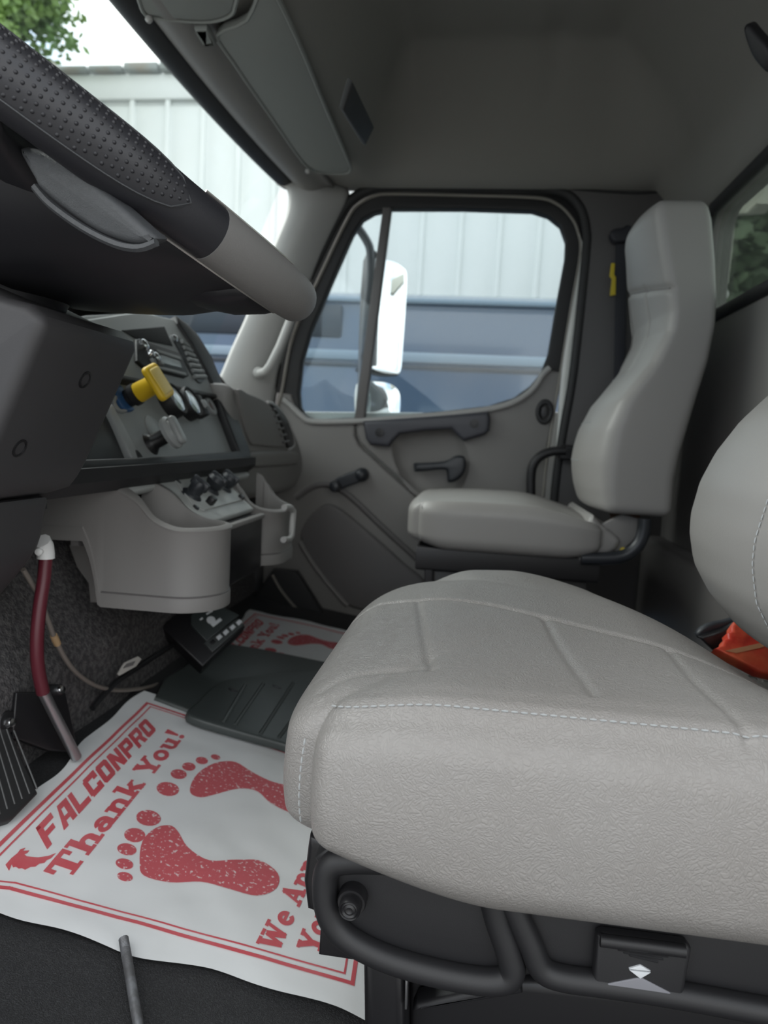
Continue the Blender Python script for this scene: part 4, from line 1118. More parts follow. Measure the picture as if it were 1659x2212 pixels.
def p_back(V, hs):
    hx, hy, hz = hs; nx, ny, nz_ = V[:, 0] / hx, V[:, 1] / hy, V[:, 2] / hz
    z = pz0 + (nz_ + 1) / 2 * (pz1 - pz0)
    xf = np.interp(z, fz[:, 0], fz[:, 1]); xr = np.interp(z, rz[:, 0], rz[:, 1])
    t = (1 - nx) / 2
    lum = np.exp(-((z - 0.50) / 0.11) ** 2)
    bul = (0.028 + 0.030 * lum) * np.clip(1 - np.abs(ny + 0.15) ** 2.5, 0, 1)
    xf2 = xf - bul
    # top of the headrest falls away to the front
    x = xr + (xf2 - xr) * t
    w = 1 - 0.18 * ss(0.80, 0.98, z)
    y = (V[:, 1] + hy) * w - hy
    y = y - 0.0 + 0.02 * ss(0.97, 1.0, np.abs(nz_)) * (ny < -0.5) * 0
    g = np.zeros_like(z)
    for zz, wd in ((0.855, 0.006),):
        g = g + 0.006 * np.exp(-((z - zz - 0.03 * ny) / wd) ** 2)
    for yy in (-0.45, 0.45):
        g = g + 0.004 * np.exp(-((ny - yy) / 0.025) ** 2) * (z > 0.68) * (z < 0.85)
    x = x + g * t
    return np.stack([x, y, z], 1)
pbk = cushion('backrest', M['vinyl_s'], ps, (0, YN + 0.205, 0), (0.07, 0.205, 0.33), 0.020, (20, 60, 130), p_back)
hsB = (0.07, 0.205, 0.33)
for zz in (-0.13, -0.22, -0.02):
    b_ = np.array([(-0.07, -0.205 + 0.41 * t, zz + 0.33 * 0.0) for t in np.linspace(0.28, 0.62, 20)])
    q = p_back(b_, hsB) + np.array((-0.0005, YN + 0.205, 0))
    tube('seam_line', list(q), 0.0011, M['thread'], pbk, seg=5)
def pb_line(pts, r_):
    q = p_back(np.array([(-0.07, 0.205 * b, ((z_ - pz0) / (pz1 - pz0) * 2 - 1) * 0.33) for b, z_ in pts]), hsB) + np.array((-0.0008, YN + 0.205, 0))
    tube('seam_line', list(q), r_, M['trim'], pbk, seg=5)
pb_line([(b, 0.855 + 0.03 * b) for b in np.linspace(-0.96, 0.9, 24)], 0.0016)
pb_line([(-0.45, z_) for z_ in np.linspace(0.70, 0.84, 16)], 0.0012)
pb_line([(0.30, z_) for z_ in np.linspace(0.70, 0.86, 16)], 0.0012)
tube('seat_tube', [P(u, v, Y=1.44) for u, v in crv([(1255, 1206), (1310, 1206), (1350, 1200), (1378, 1178), (1390, 1150), (1393, 1120)], n=5)], 0.013, M['lever'], ps)
slab('hinge_plate', [(1300, 1132), (1345, 1110), (1380, 1120), (1376, 1160), (1345, 1190), (1318, 1192)], FY(1.462), -0.01, 0.0, 0.003, M['trim'], ps)
slab('foam_core', [(1340, 1108), (1385, 1112), (1378, 1138), (1350, 1140)], FY(1.47), -0.15, 0.0, 0.004, mat('foam_brown', (0.08, 0.035, 0.02), 0.8), ps)
lathe('bolt', [(0.006, 0), (0.006, 0.006), (0.003, 0.007)], P(1345, 1188, Y=1.455), (0, -1, 0), M['tagy'], ps, seg=8)
slab('seat_stand', [(-0.09, 1.47), (0.24, 1.47), (0.24, 1.82), (-0.09, 1.82)], FZ(0), -0.01, 0.255, 0.01, M['blacks'], ps, px=False)
slab('seat_rail', [(-0.11, 1.45), (0.26, 1.45), (0.26, 1.84), (-0.11, 1.84)], FZ(0), 0.25, 0.302, 0.006, M['blacks'], ps, px=False)
slab('front_post', [(917, 1180), (936, 1182), (936, 1290), (917, 1290)], FY(1.452), -0.02, 0.0, 0.002, M['blacks'], ps)

# seat belt on the pillar
sbelt = thing('seat_belt', P(1335, 800, Y=1.94), 'dark shoulder belt with yellow tag hanging on the side pillar', 'seat belt')
slab('anchor', crv([(1313, 512), (1322, 502), (1340, 499), (1350, 493), (1362, 500), (1362, 522), (1350, 528), (1322, 530)], True, 3), FY(1.955), 0.0, 0.035, 0.008, M['strap'], sbelt)
slab('webbing', [(1328, 525), (1352, 525), (1350, 700), (1346, 900), (1322, 900), (1326, 700)], FY(1.955), 0.010, 0.014, 0.001, M['strap'], sbelt)
slab('warning_tag', [(1318, 572), (1326, 572), (1324, 596), (1328, 602), (1327, 640), (1315, 642), (1319, 606), (1314, 600)], FY(1.955), 0.014, 0.018, 0.001, M['tagy'], sbelt)

# ================================================================== floor mats with print
def ring(cx, cy, rx, ry, w, a0=0, a1=360, n=18):
    q = []
    for i in range(n):
        t0, t1 = math.radians(a0 + (a1 - a0) * i / n), math.radians(a0 + (a1 - a0) * (i + 1) / n)
        q.append([(cx + rx * math.cos(t0), cy + ry * math.sin(t0)), (cx + rx * math.cos(t1), cy + ry * math.sin(t1)), (cx + (rx - w) * math.cos(t1), cy + (ry - w * 0.8) * math.sin(t1)), (cx + (rx - w) * math.cos(t0), cy + (ry - w * 0.8) * math.sin(t0))])
    return q
def ln2(a, b, w):
    d = np.array(b) - np.array(a); d /= np.linalg.norm(d); s = np.array((-d[1], d[0])) * w / 2
    return [[tuple(a + s), tuple(b + s), tuple(b - s), tuple(a - s)]]
def rc(x0, y0, x1, y1): return [[(x0, y0), (x1, y0), (x1, y1), (x0, y1)]]
SLAB = {
    'T': (1.02, rc(0.08, .82, .88, 1) + rc(.34, 0, .62, 1) + rc(.2, 0, .76, .14) + rc(0, .6, .16, 1) + rc(.8, .6, .96, 1)),
    'h': (1.0, rc(.12, 0, .38, 1) + rc(0, .86, .3, 1) + rc(0, 0, .5, .14) + ring(.52, .40, .34, .28, .24, 0, 180) + rc(.62, 0, .86, .42) + rc(.54, 0, .98, .14)),
    'a': (.90, ring(.34, .23, .33, .24, .22) + rc(.48, 0, .74, .42) + ring(.40, .40, .34, .28, .22, 0, 165) + rc(.6, 0, .88, .14)),
    'n': (1.0, rc(.12, 0, .38, .66) + rc(0, .54, .3, .68) + rc(0, 0, .5, .14) + ring(.52, .40, .34, .28, .24, 0, 180) + rc(.62, 0, .86, .42) + rc(.54, 0, .98, .14)),
    'k': (1.04, rc(.12, 0, .38, 1) + rc(0, .86, .3, 1) + rc(0, 0, .5, .14) + ln2((.3, .26), (.76, .62), .2) + ln2((.46, .42), (.86, .06), .26) + rc(.6, 0, 1.02, .14) + rc(.56, .56, .96, .68)),
    'Y': (1.02, ln2((.16, .95), (.5, .42), .28) + ln2((.86, .95), (.52, .42), .2) + rc(.38, 0, .66, .5) + rc(.22, 0, .82, .14) + rc(0, .86, .42, 1) + rc(.66, .86, 1.04, 1)),
    'o': (.84, ring(.38, .33, .39, .36, .25)),
    'u': (1.0, rc(.1, .2, .36, .66) + rc(0, .54, .3, .68) + ring(.44, .27, .34, .29, .22, 180, 360) + rc(.56, 0, .82, .66) + rc(.48, .54, .82, .68) + rc(.6, 0, .96, .14)),
    '!': (.5, [[(.06, 1), (.38, 1), (.28, .32), (.16, .32)]] + ring(.22, .12, .14, .13, .139, n=14)),
    'W': (1.42, ln2((.18, .95), (.44, .03), .28) + ln2((.44, .03), (.68, .8), .17) + ln2((.68, .8), (.94, .03), .28) + ln2((.94, .03), (1.18, .95), .17) + rc(0, .86, .42, 1) + rc(.5, .86, .84, 1) + rc(1.0, .86, 1.38, 1)),
    'e': (.82, ring(.38, .33, .39, .36, .25, 0, 322) + rc(.1, .29, .75, .42)),
    'A': (1.14, ln2((.2, .03), (.52, .97), .16) + ln2((.5, .97), (.88, .03), .3) + rc(.3, .26, .74, .42) + rc(0, 0, .42, .14) + rc(.62, 0, 1.12, .14)),
    'p': (.94, rc(.12, -.3, .38, .66) + rc(0, .54, .3, .68) + rc(0, -.3, .52, -.17) + ring(.52, .33, .36, .36, .23)),
    'r': (.76, rc(.12, 0, .38, .66) + rc(0, .54, .3, .68) + rc(0, 0, .52, .14) + ring(.54, .38, .28, .28, .22, 10, 150)),
    ' ': (.45, []),
}
def blk(*ps): return [list(p) for p in ps]
BLOCK = {
    'F': rc(0, 0, .3, 1) + rc(0, .74, .95, 1) + rc(0, .38, .8, .6),
    'A': blk([(0, 0), (.32, 0), (.42, .82), (.30, 1)], [(.30, 1), (.92, 1), (.92, .76), (.36, .76)], [(.62, 0), (.95, 0), (.95, 1), (.62, 1)], [(.3, .22), (.7, .22), (.7, .42), (.32, .42)]),
    'L': rc(0, 0, .3, 1) + rc(0, 0, .95, .26),
    'C': blk([(0, .12), (.3, .0), (.3, 1), (0, .88)]) + rc(.1, 0, .95, .26) + rc(.1, .74, .95, 1) + rc(.65, 0, .95, .38) + rc(.65, .62, .95, 1),
    'O': blk([(0, .12), (.12, 0), (.33, 0), (.33, 1), (.12, 1), (0, .88)], [(.62, 0), (.83, 0), (.95, .12), (.95, .88), (.83, 1), (.62, 1)]) + rc(.2, 0, .75, .24) + rc(.2, .76, .75, 1),
    'N': rc(0, 0, .3, 1) + rc(.65, 0, .95, 1) + blk([(0, 1), (.34, 1), (.95, 0), (.61, 0)]),
    'P': rc(0, 0, .3, 1) + rc(0, .76, .85, 1) + rc(0, .34, .85, .56) + blk([(.65, .34), (.85, .34), (.95, .44), (.95, .9), (.85, 1), (.65, 1)]),
    'R': rc(0, 0, .3, 1) + rc(0, .76, .85, 1) + rc(0, .36, .85, .56) + blk([(.65, .4), (.85, .4), (.95, .5), (.95, .9), (.85, 1), (.65, 1)]) + blk([(.45, .42), (.78, .42), (.98, 0), (.64, 0)]),
}
def text_slab(s, x0, y0, h_, wtot, rot=0.0):
    adv = sum(SLAB[c][0] for c in s); k = wtot / adv; x = 0.0; out = []
    for ch in s:
        a, ps_ = SLAB[ch]
        for p in ps_:
            q = []
            for u, v in p:
                X, Y = (x + u * 1.0) * k, v * h_
                q.append((x0 + X * math.cos(rot) - Y * math.sin(rot), y0 + X * math.sin(rot) + Y * math.cos(rot)))
            out.append(q)
        x += a
    return out
def text_block(s, x0, y0, h_, wtot, shear):
    k = wtot / (len(s) * 1.06); out = []
    for i, ch in enumerate(s):
        for p in BLOCK[ch]: out.append([(x0 + (i * 1.06 + u) * k + shear * v * h_, y0 + v * h_) for u, v in p])
    return out


def paper_h(x, y, seed):
    """Small swells of a loose paper mat."""
    h_ = 0.0022 * noise.noise((x * 9 + seed, y * 9, 0.3)) + 0.0012 * noise.noise((x * 24, y * 24 + seed, 2.0))
    return 0.0045 + h_
def make_print(name, polys, MF, seed, mt, parent, eps=0.0006, cut=0.02):
    bm = bmesh.new()
    for q in polys:
        try: bm.faces.new([bm.verts.new((p[0], p[1], 0)) for p in q])
        except ValueError: pass
    xs = [p[0] for q in polys for p in q]; ys = [p[1] for q in polys for p in q]
    for ax_, lo, hi in ((0, min(xs), max(xs)), (1, min(ys), max(ys))):
        t = math.floor(lo / cut) * cut + cut
        while t < hi:
            no = (1, 0, 0) if ax_ == 0 else (0, 1, 0); co = (t, 0, 0) if ax_ == 0 else (0, t, 0)
            bmesh.ops.bisect_plane(bm, geom=bm.verts[:] + bm.edges[:] + bm.faces[:], plane_co=co, plane_no=no, dist=1e-7); t += cut
    bmesh.ops.triangulate(bm, faces=bm.faces[:])
    for v in bm.verts:
        x, y = v.co.x, v.co.y; v.co = MF.w(x, y, paper_h(x, y, seed) + eps)
    for f in bm.faces: 
        if f.normal.z < 0: f.normal_flip()
    me = bpy.data.meshes.new('m'); bm.to_mesh(me); bm.free()
    return link(name, me, mt, parent, smooth=False)


def strip(pts, w):
    out = []
    for a, b in zip(pts[:-1], pts[1:]):
        a, b = np.array(a), np.array(b); d = (b - a) / np.linalg.norm(b - a); s = np.array((-d[1], d[0])) * w / 2; e = d * w / 2
        out.append([tuple(a - e + s), tuple(b + e + s), tuple(b + e - s), tuple(a - e - s)])
    return out
Z5 = lambda x, y: (x / 3.615, 1600 + y / 3.615)
def foot_mat(name, MF, corners, seed, label, MF1):
    t = thing(name, MF.w(0.23, -0.2, 0), label, 'floor mat')
    c = [np.array(q) for q in corners]      # front-left, front-right, rear-right, rear-left
    wob = lambda s: 0.004 * math.sin(s * 9 + seed) + 0.003 * math.sin(s * 21 + 1)
    def mf(u, v):
        a = c[0] * (1 - u) + c[1] * u; b = c[3] * (1 - u) + c[2] * u; q = a * (1 - v) + b * v
        e = abs(2 * u - 1) ** 6
        q = q + np.array((wob(v) * e, wob(u) * abs(2 * v - 1) ** 6))
        return MF.w(q[0], q[1], paper_h(q[0], q[1], seed))
    sheet = link('sheet', grid_m(90, 80, mf), M['paper'], t)
    F = lambda n_, p_, m_=M['ink']: make_print(n_, p_, MF, seed, m_, t)
    lb = [(0.036, -0.048), (0.440, -0.021), ]
    o1 = [(0.020, -0.021), (0.438, -0.021), (0.440, -0.24), (0.445, -0.386), (0.060, -0.386), (0.046, -0.22), (0.034, -0.06), (0.020, -0.021)]
    o2 = [(0.030, -0.029), (0.431, -0.029), (0.433, -0.24), (0.437, -0.377), (0.068, -0.377), (0.054, -0.22), (0.042, -0.06), (0.030, -0.029)]
    F('border_line', strip(o1, 0.0042)); F('border_line', strip(o2, 0.0020))
    F('brand_lettering', text_block('FALCONPRO', 0.094, -0.0615, 0.0255, 0.285, 0.85))
    F('greeting_lettering', text_slab('Thank You!', 0.066, -0.100, 0.0265, 0.325))
    F('closing_lettering', text_slab('We App', 0.064, -0.312, 0.024, 0.150, -0.10) + text_slab('You', 0.078, -0.350, 0.024, 0.075, -0.06))
    toes = lambda L: [ell(x, y, a, b, 18, 0) for x, y, a, b in L]
    f1 = crv([(0.262, -0.152), (0.288, -0.146), (0.320, -0.149), (0.350, -0.163), (0.362, -0.182), (0.352, -0.208), (0.345, -0.235), (0.348, -0.262), (0.338, -0.290), (0.312, -0.297), (0.293, -0.280), (0.297, -0.250), (0.312, -0.226), (0.304, -0.203), (0.276, -0.180), (0.260, -0.166)], True, 4)
    f2 = crv([(0.104, -0.160), (0.118, -0.149), (0.150, -0.138), (0.178, -0.142), (0.190, -0.154), (0.184, -0.166), (0.166, -0.184), (0.157, -0.212), (0.172, -0.238), (0.185, -0.262), (0.174, -0.286), (0.150, -0.290), (0.130, -0.274), (0.125, -0.244), (0.122, -0.214), (0.108, -0.186)], True, 4)
    F('footprint', [[tuple(q) for q in f1]] + toes([(0.254, -0.126, 0.014, 0.0135), (0.291, -0.126, 0.0115, 0.010), (0.315, -0.131, 0.010, 0.0085), (0.338, -0.141, 0.009, 0.008), (0.358, -0.154, 0.007, 0.0065)]), M['inkspk'])
    F('footprint', [[tuple(q) for q in f2]] + toes([(0.190, -0.128, 0.0145, 0.0135), (0.155, -0.127, 0.0115, 0.011), (0.131, -0.129, 0.009, 0.010), (0.110, -0.136, 0.0075, 0.009), (0.094, -0.144, 0.006, 0.0078)]), M['inkspk'])
    bird = [MF1.px(*Z5(*q)) for q in ((35, 995), (80, 945), (130, 905), (150, 878), (192, 864), (172, 888), (222, 884), (206, 904), (184, 914), (200, 928), (290, 936), (370, 926), (430, 905), (392, 944), (358, 958), (340, 978), (300, 984), (270, 1006), (232, 1008), (190, 1030), (165, 1018), (140, 1022), (118, 1008), (95, 1014), (85, 990), (64, 1040))]
    F('bird_emblem', [bird])
    return t


exm = np.array((-0.061, 0.998, 0.016))
MF = Frame((-0.452, 0.525, 0.1055), FS.n, exm)
mat1 = foot_mat('paper_floor_mat', MF, [(0.0, 0.0), (0.465, 0.0), (0.474, -0.408), (0.028, -0.408)], 1.0, 'large white paper mat printed with red footprints, before the driver seat', MF)
FS2 = Frame((-0.065, 0, -0.03), (0.15, 0, 1), (1, 0, 0))
MF2 = Frame((-0.552, 1.325, 0.0425), FS2.n, (-0.03, 1, 0.0))
mat2 = foot_mat('paper_floor_mat', MF2, [(0.0, 0.0), (0.465, 0.0), (0.465, -0.408), (0.0, -0.408)], 4.0, 'white paper mat with red print in the far passenger footwell', MF)

# loose threaded rod on the floor
rod = thing('threaded_rod', P(285, 2120, Z=0.012), 'worn steel rod with threaded tip lying across mat edge', 'rod')
ra, rb = P(267, 2028, plane=Frame(FS.o + FS.n * 0.014, FS.n, FS.ex)), P(312, 2290, Z=0.045)
tube('shaft', [ra * (1 - t) + rb * t for t in np.linspace(0.10, 1, 8)], 0.0042, M['rod'], rod, seg=12)
dr = (rb - ra) / np.linalg.norm(rb - ra); prof = [(0.0030, -0.001)]
Lr = np.linalg.norm(rb - ra)
for i in range(22): prof += [(0.0043, i * 0.0014), (0.0036, i * 0.0014 + 0.0007)]
lathe('thread', prof, ra, dr, M['rod'], rod, seg=12)

# ================================================================== footwell: pedal, bracket, hose, wires, device
pdl = thing('accelerator_pedal', P(20, 1700, X=XF + 0.03), 'black ribbed accelerator pedal at the left edge', 'pedal')
FPd = Frame(P(30, 1680, X=XF + 0.035), (0.72, -0.1, 0.68), (0, 1, 0))
slab('plate', [(-90, 1600), (0, 1560), (22, 1572), (60, 1660), (84, 1712), (30, 1768), (-90, 1800)], FPd, -0.02, 0.0, 0.004, M['rubber'], pdl)
for i in range(7):
    o_ = i * 16
    a, b = P(-66 + o_, 1560 + i * 3, plane=FPd), P(-16 + o_, 1770 - i * 11, plane=FPd)
    tube('rib', [a, (a + b) / 2, b], 0.0009, mat('pedal_rib', (0.10, 0.10, 0.10), 0.45) if i == 0 else bpy.data.materials['pedal_rib'], pdl, seg=6)
brk = thing('pedal_bracket', P(90, 1600, X=XF), 'black steel bracket bolted to the carpeted firewall', 'bracket')
FBr = Frame(P(90, 1540, X=XF + 0.012), (0.97, -0.2, 0.15), (0, 1, 0))
slab('plate', [(30, 1496), (88, 1494), (108, 1478), (130, 1478), (138, 1500), (162, 1612), (170, 1625), (100, 1622), (40, 1600), (22, 1596), (24, 1560)], FBr, -0.006, 0.004, 0.002, M['blacks'], brk)
slab('ear', ell(*FBr.px(14, 1560), 0.012, 0.013), FBr, -0.006, 0.003, 0.002, M['blacks'], brk, px=False)
for c in ((14, 1561), (123, 1490)):
    x, y = FBr.px(*c)
    lathe('bolt', [(0.0062, 0.002), (0.0062, 0.006), (0.0045, 0.009), (0.001, 0.0095)], FBr.w(x, y), FBr.n, M['chrome'], brk, seg=12)
XH = XF + 0.03
hose = thing('red_hose', P(90, 1400, X=XH), 'dark red hose with pale end fitting and steel tube', 'hose')
tube('hose', [P(u, v, X=XH) for u, v in crv([(99, 1202), (95, 1250), (86, 1310), (80, 1380), (82, 1440), (93, 1496)], n=6)], 0.0072, M['hose'], hose)
tube('end_fitting', [P(u, v, X=XH) for u, v in ((90, 1168), (97, 1180), (99, 1195), (99, 1206))], 0.0095, M['white'], hose)
lathe('fitting_stub', [(0.004, 0), (0.004, 0.008), (0.002, 0.009)], P(88, 1190, X=XH), (0.3, -1, 0), M['white'], hose, seg=10)
tube('steel_tube', [P(93, 1494, X=XH), P(125, 1558, X=XH + 0.006), P(165, 1636, X=XH + 0.012)], 0.0062, M['steel'], hose)
wire = thing('grey_wire', P(200, 1480, X=XH), 'thin grey-brown wire looping over the dark carpet', 'wire')
tube('wire', [P(u, v, X=XF + 0.013) for u, v in crv([(50, 1230), (80, 1280), (98, 1325), (118, 1378), (150, 1436), (190, 1472), (240, 1490), (300, 1488), (340, 1478), (368, 1464)], n=6)], 0.0030, M['wire'], wire, seg=8)
lathe('tape_band', [(0.0042, -0.008), (0.0046, 0), (0.0042, 0.008)], P(120, 1382, X=XF + 0.013), P(128, 1400, X=XF + 0.013) - P(112, 1364, X=XF + 0.013), mat('tape_tan', (0.45, 0.30, 0.16), 0.5), wire, seg=10)
tube('black_sleeve', [P(u, v, X=XF + 0.024) for u, v in crv([(366, 1466), (390, 1452), (415, 1425), (430, 1400)], n=4)], 0.0036, M['black'], wire, seg=8)
cbl = tag(tube('black_cable', [P(u, v, X=XF + 0.014) for u, v in crv([(200, 1530), (245, 1480), (300, 1440), (370, 1395), (430, 1365)], n=5)], 0.0042, M['black'], None, seg=8), 'black cable running under the console to the small device', 'cable')
ctag = thing('cable_tag', P(278, 1440, X=XF + 0.02), 'small pale paper tag lying on the dark carpet', 'tag')
slab('label', [(252, 1456), (266, 1432), (296, 1418), (304, 1424), (292, 1440), (256, 1460)], Frame(P(278, 1440, X=XF + 0.026), (0.9, -0.3, 0.3), (0, 1, 0)), 0, 0.002, 0.0005, M['tagw'], ctag)
slab('print_patch', [(264, 1444), (272, 1434), (290, 1428), (284, 1438)], Frame(P(278, 1440, X=XF + 0.0265), (0.9, -0.3, 0.3), (0, 1, 0)), 0.001, 0.003, 0.0, M['trim_dk'], ctag)

dev = thing('control_box', P(440, 1390, Y=1.12), 'black switch box with white buttons under the console', 'control box')
FD = Frame(P(440, 1380, Y=1.12), (0.40, -0.62, 0.68), (1, 0.3, 0))
slab('body', [(348, 1352), (402, 1310), (470, 1302), (530, 1352), (438, 1440)], FD, -0.03, 0.0, 0.003, M['blacks'], dev)
slab('face_plate', [(412, 1330), (432, 1312), (470, 1308), (516, 1330), (446, 1388), (412, 1352)], FD, -0.002, 0.004, 0.002, mat('device_face', (0.035, 0.042, 0.042), 0.4), dev)
key = slab('key_strip', [(440, 1392), (512, 1338), (527, 1352), (458, 1412)], FD, -0.002, 0.006, 0.002, mat('device_strip', (0.055, 0.06, 0.06), 0.4), dev)
for i in range(5):
    u, v = 457 + i * 14.2, 1391 - i * 10.6
    slab('button', [(u - 6, v), (u + 2, v - 7), (u + 8, v - 1), (u, v + 7)], FD, 0.004, 0.008, 0.001, M['blacks'] if i == 0 else M['ledw'], key)
x, y = FD.px(455, 1342)
slab('round_mark', ell(x, y, 0.0075, 0.0075), FD, 0.002, 0.0046, 0.0003, M['ledw'], dev, px=False)
slab('word_mark', [(454, 1352), (474, 1337), (479, 1342), (460, 1357)], FD, 0.002, 0.0046, 0.0003, M['ledw'], dev)
slab('word_mark', [(430, 1340), (436, 1336), (438, 1339), (432, 1343)], FD, 0.002, 0.0046, 0.0003, M['ledw'], dev)
slab('word_mark', [(444, 1328), (457, 1320), (459, 1323), (446, 1331)], FD, 0.002, 0.0046, 0.0003, M['ledw'], dev)

# ================================================================== outside
GZ = -1.1
ground = tag(link('ground', grid_m(2, 2, lambda u, v: (-40 + 80 * u, -40 + 80 * v, GZ)), M['asphalt']), 'grey asphalt yard around the truck', 'ground', kind='structure')
# mirrors
mr = thing('door_mirror', P(800, 700, Y=2.25), 'tall exterior mirror with bracket outside the passenger window', 'mirror')
FMi = Frame(P(842, 690, Y=2.26), (0.72, -0.69, 0.03), (0.69, 0.72, 0))
mo = crv([(806, 556), (832, 557), (852, 562), (874, 575), (882, 590), (881, 640), (873, 755), (868, 806), (850, 812), (822, 808), (802, 800), (794, 790)], True, 3)
slab('housing', [tuple(q) for q in mo], FMi, -0.06, 0.0, 0.015, M['black'], mr, bres=3)
mi = crv([(810, 560), (832, 561), (851, 566), (870, 578), (878, 592), (877, 640), (869, 755), (864, 802), (849, 808), (822, 804), (804, 796), (798, 788)], True, 3)
slab('mirror_glass', [tuple(q) for q in mi], FMi, -0.002, 0.003, 0.001, M['mirror'], mr)
FMc = Frame(P(830, 860, Y=2.24), (0.62, -0.78, 0.04), (0.78, 0.62, 0))
mc = crv([(790, 826), (812, 822), (840, 826), (860, 840), (866, 862), (863, 900), (850, 925), (800, 925), (786, 880)], True, 3)
slab('convex_housing', [tuple(q) for q in mc], FMc, -0.07, 0.0, 0.015, M['cream'], mr, bres=3)
mcl = [np.array(FMc.px(*q)) for q in mc]; cc = np.mean(mcl, 0)
link('convex_glass', grid_m(len(mcl), 8, lambda u, v: FMc.w(*(cc + (mcl[int(round(u * len(mcl))) % len(mcl)] - cc) * v * 0.93), 0.003 + 0.010 * (1 - v * v)), cu=True), M['mirror'], mr)
tube('bracket_arm', [P(730, 445, Y=2.04)] + [P(u, v, Y=2.22) for u, v in crv([(771, 488), (792, 520), (800, 545), (800, 600), (792, 680), (784, 780), (778, 880)], n=4)] + [P(772, 930, Y=2.06)], 0.013, M['lever'], mr)

# blue van parked alongside
van = thing('blue_van', (-0.5, 4.3, GZ), 'dark blue van parked beside the truck, seen through door window', 'van')
VY = 3.55
zt = P(960, 618, Y=VY)[2]; zl1 = P(960, 652, Y=VY)[2]; zm = P(960, 770, Y=VY)[2]; zm2 = P(960, 792, Y=VY)[2]
vp = [(VY + 0.02, GZ + 0.30), (VY - 0.02, GZ + 0.7), (VY - 0.02, zm), (VY + 0.02, zl1), (VY + 0.06, zt - 0.05), (VY + 0.22, zt + 0.0), (VY + 0.7, zt + 0.05), (VY + 1.4, zt + 0.0), (VY + 1.6, zl1), (VY + 1.62, GZ + 0.3)]
slab('body', vp, Frame((0, 0, 0), (1, 0, 0), (0, 1, 0)), -3.4, 0.95, 0.03, M['van'], van, px=False)
bx('drip_rail', (-1.22, VY + 0.015, zl1), (4.3, 0.05, 0.025), M['van_lt'], van, None, 0.008)
bx('side_moulding', (-1.22, VY - 0.03, (zm + zm2) / 2 + 0.01), (4.3, 0.03, 0.05), M['van_lt'], van, None, 0.010)
bx('groove', (-1.22, VY - 0.022, zm2 - 0.012), (4.3, 0.012, 0.02), M['van_dk'], van, None, 0.003)
bx('side_window', (-1.5, VY - 0.006, (zm + zl1) / 2 + 0.02), (1.6, 0.03, (zl1 - zm) * 0.62), M['van_dk'], van, None, 0.012)
for x in (-2.6, 0.25):
    w_ = lathe('wheel', [(0.20, -0.02), (0.34, 0.0), (0.36, 0.05), (0.36, 0.17), (0.33, 0.21), (0.20, 0.20)], (x, VY + 0.20, GZ + 0.36), (0, -1, 0), M['rubber'], van, seg=28)
    lathe('hub_cap', [(0.20, 0.19), (0.18, 0.21), (0.05, 0.23)], (x, VY + 0.20, GZ + 0.36), (0, -1, 0), M['steel'], w_, seg=20)

# white clad building
BY = 8.0
bz = (P(160, 150, Y=BY)[2] + P(370, 165, Y=BY)[2]) / 2
bld = thing('white_building', (0, BY, GZ), 'long white building with vertical ribbed cladding and ragged gutter', 'building')
slab('wall', [(-14, GZ), (12, GZ), (12, bz - 0.05), (-14, bz - 0.05)], FY(BY + 0.05), -3.0, 0.0, 0.0, M['wall_ext'], bld, px=False)
pm = None
PW = 0.42
for i in range(46):
    x0 = -12.5 + i * PW
    if pm is None:
        q = bx('cladding_panel', (x0 + PW / 2, BY + 0.03, (GZ + bz) / 2 - 0.1), (PW - 0.05, 0.03, bz - GZ - 0.5), M['wall_ext'], bld, None, 0.008); pm = q
        rb_ = bx('cladding_rib', (x0, BY + 0.02, (GZ + bz) / 2 - 0.1), (0.055, 0.07, bz - GZ - 0.3), M['wall_ext'], bld, None, 0.012)
    else:
        for src in (pm, rb_):
            d_ = src.copy(); COL.objects.link(d_); d_.parent = bld; d_.location.x = i * PW
bx('fascia', (-1, BY + 0.0, bz - 0.16), (26, 0.06, 0.26), M['wall_ext'], bld, None, 0.01)
for i in range(34):
    x = -9 + i * 0.42; hh = rng.uniform(0.05, 0.13)
    bx('gutter_piece', (x, BY - 0.03, bz - 0.02 + hh / 2), (0.40, 0.16, hh), M['cornice'], bld, None, 0.015)
    if i % 4 == 1:
        bx('ridge_cap', (x + 0.1, BY - 0.02, bz + hh + 0.02), (0.16, 0.12, 0.07), M['cornice'], bld, None, 0.02)

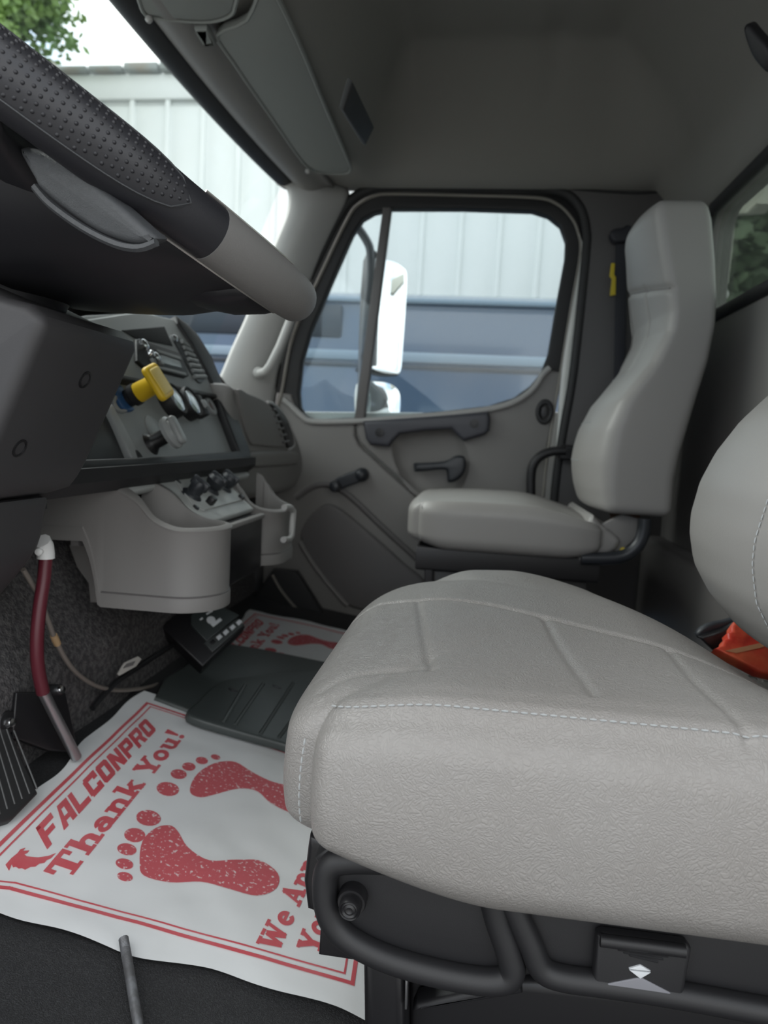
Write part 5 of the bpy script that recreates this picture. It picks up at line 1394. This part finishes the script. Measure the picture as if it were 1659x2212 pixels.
# trees
def tree(name, c, rad, n, size, mt, label, seed, trunk_x=0.0):
    r = random.Random(seed); c = np.array(c)
    t = thing(name, (c[0], c[1], GZ), label, 'tree')
    V, Fc = [], []
    blobs = [(c + np.array((r.uniform(-1, 1) * rad[0], r.uniform(-1, 1) * rad[1], r.uniform(-1, 1) * rad[2])) * 0.7, r.uniform(0.3, 0.55)) for _ in range(26)]
    for i in range(n):
        b, s = blobs[i % len(blobs)]
        d = np.array((r.gauss(0, 1), r.gauss(0, 1), r.gauss(0, 1))); d /= np.linalg.norm(d)
        p = b + d * s * min(rad) * r.uniform(0.5, 1.15)
        a = np.array((r.gauss(0, 1), r.gauss(0, 1), r.gauss(0, 0.6))); a /= np.linalg.norm(a)
        b2 = np.cross(a, (r.gauss(0, 1), r.gauss(0, 1), r.gauss(0, 1))); b2 /= np.linalg.norm(b2)
        l, w = size * r.uniform(0.7, 1.3), size * 0.32
        k = len(V); V += [p, p + a * l * 0.5 + b2 * w, p + a * l, p + a * l * 0.5 - b2 * w]; Fc.append([k, k + 1, k + 2, k + 3])
    me = bpy.data.meshes.new('m'); me.from_pydata([tuple(map(float, v)) for v in V], [], Fc)
    tag(link('foliage', me, mt, t, smooth=False), kind='stuff')
    tube('trunk', [(c[0], c[1], GZ), (c[0] + 0.05, c[1], (GZ + c[2]) / 2), (c[0], c[1], c[2])], [0.16, 0.13, 0.07], M['bark'], t)
    for k in range(5):
        b, s = blobs[k]
        tube('branch', [c - np.array((0, 0, rad[2] * 0.6)), (c + b) / 2, b], [0.06, 0.04, 0.015], M['bark'], t, seg=6)
    return t


tp = P(10, 45, Y=6.6)
tree('leafy_tree', tp + np.array((-0.35, 0, 0.25)), (0.75, 0.7, 0.85), 9000, 0.10, M['leaf'], 'bright green tree by the white building, at the upper left corner', 3)
tp = P(1610, 480, Y=6.2)
tree('leafy_tree', tp + np.array((0.5, 0.0, -0.2)), (1.3, 0.7, 1.3), 12000, 0.16, M['leaf_dk'], 'dull green tree seen through the rear cab window', 5)
# pale bracket and rod behind the rear window
rk = thing('rear_bracket', P(1612, 460, X=0.75), 'pale bracket with thin rod hanging behind the rear window', 'bracket')
FK = FX(0.75)
slab('block', [(1580, 385), (1650, 330), (1650, 440), (1630, 462), (1578, 466)], FK, -0.02, 0.03, 0.006, M['box_lt'], rk)
tube('rod', [P(1585, 460, X=0.74), P(1578, 540, X=0.74), P(1569, 614, X=0.74)], 0.006, M['box_lt'], rk, seg=8)
lathe('rod_tip', [(0.010, -0.01), (0.012, 0.0), (0.008, 0.012)], P(1566, 636, X=0.74), (0, 0, 1), M['white'], rk, seg=12)
slab('rack_post', [(0.0, GZ), (0.0, 0.0), (0.03, 0.0), (0.03, GZ)], Frame((0.77, P(1612, 420, X=0.77)[1], 1.0), (1, 0, 0), (0, 1, 0)), 0.0, 0.03, 0.004, M['box_lt'], rk, px=False)
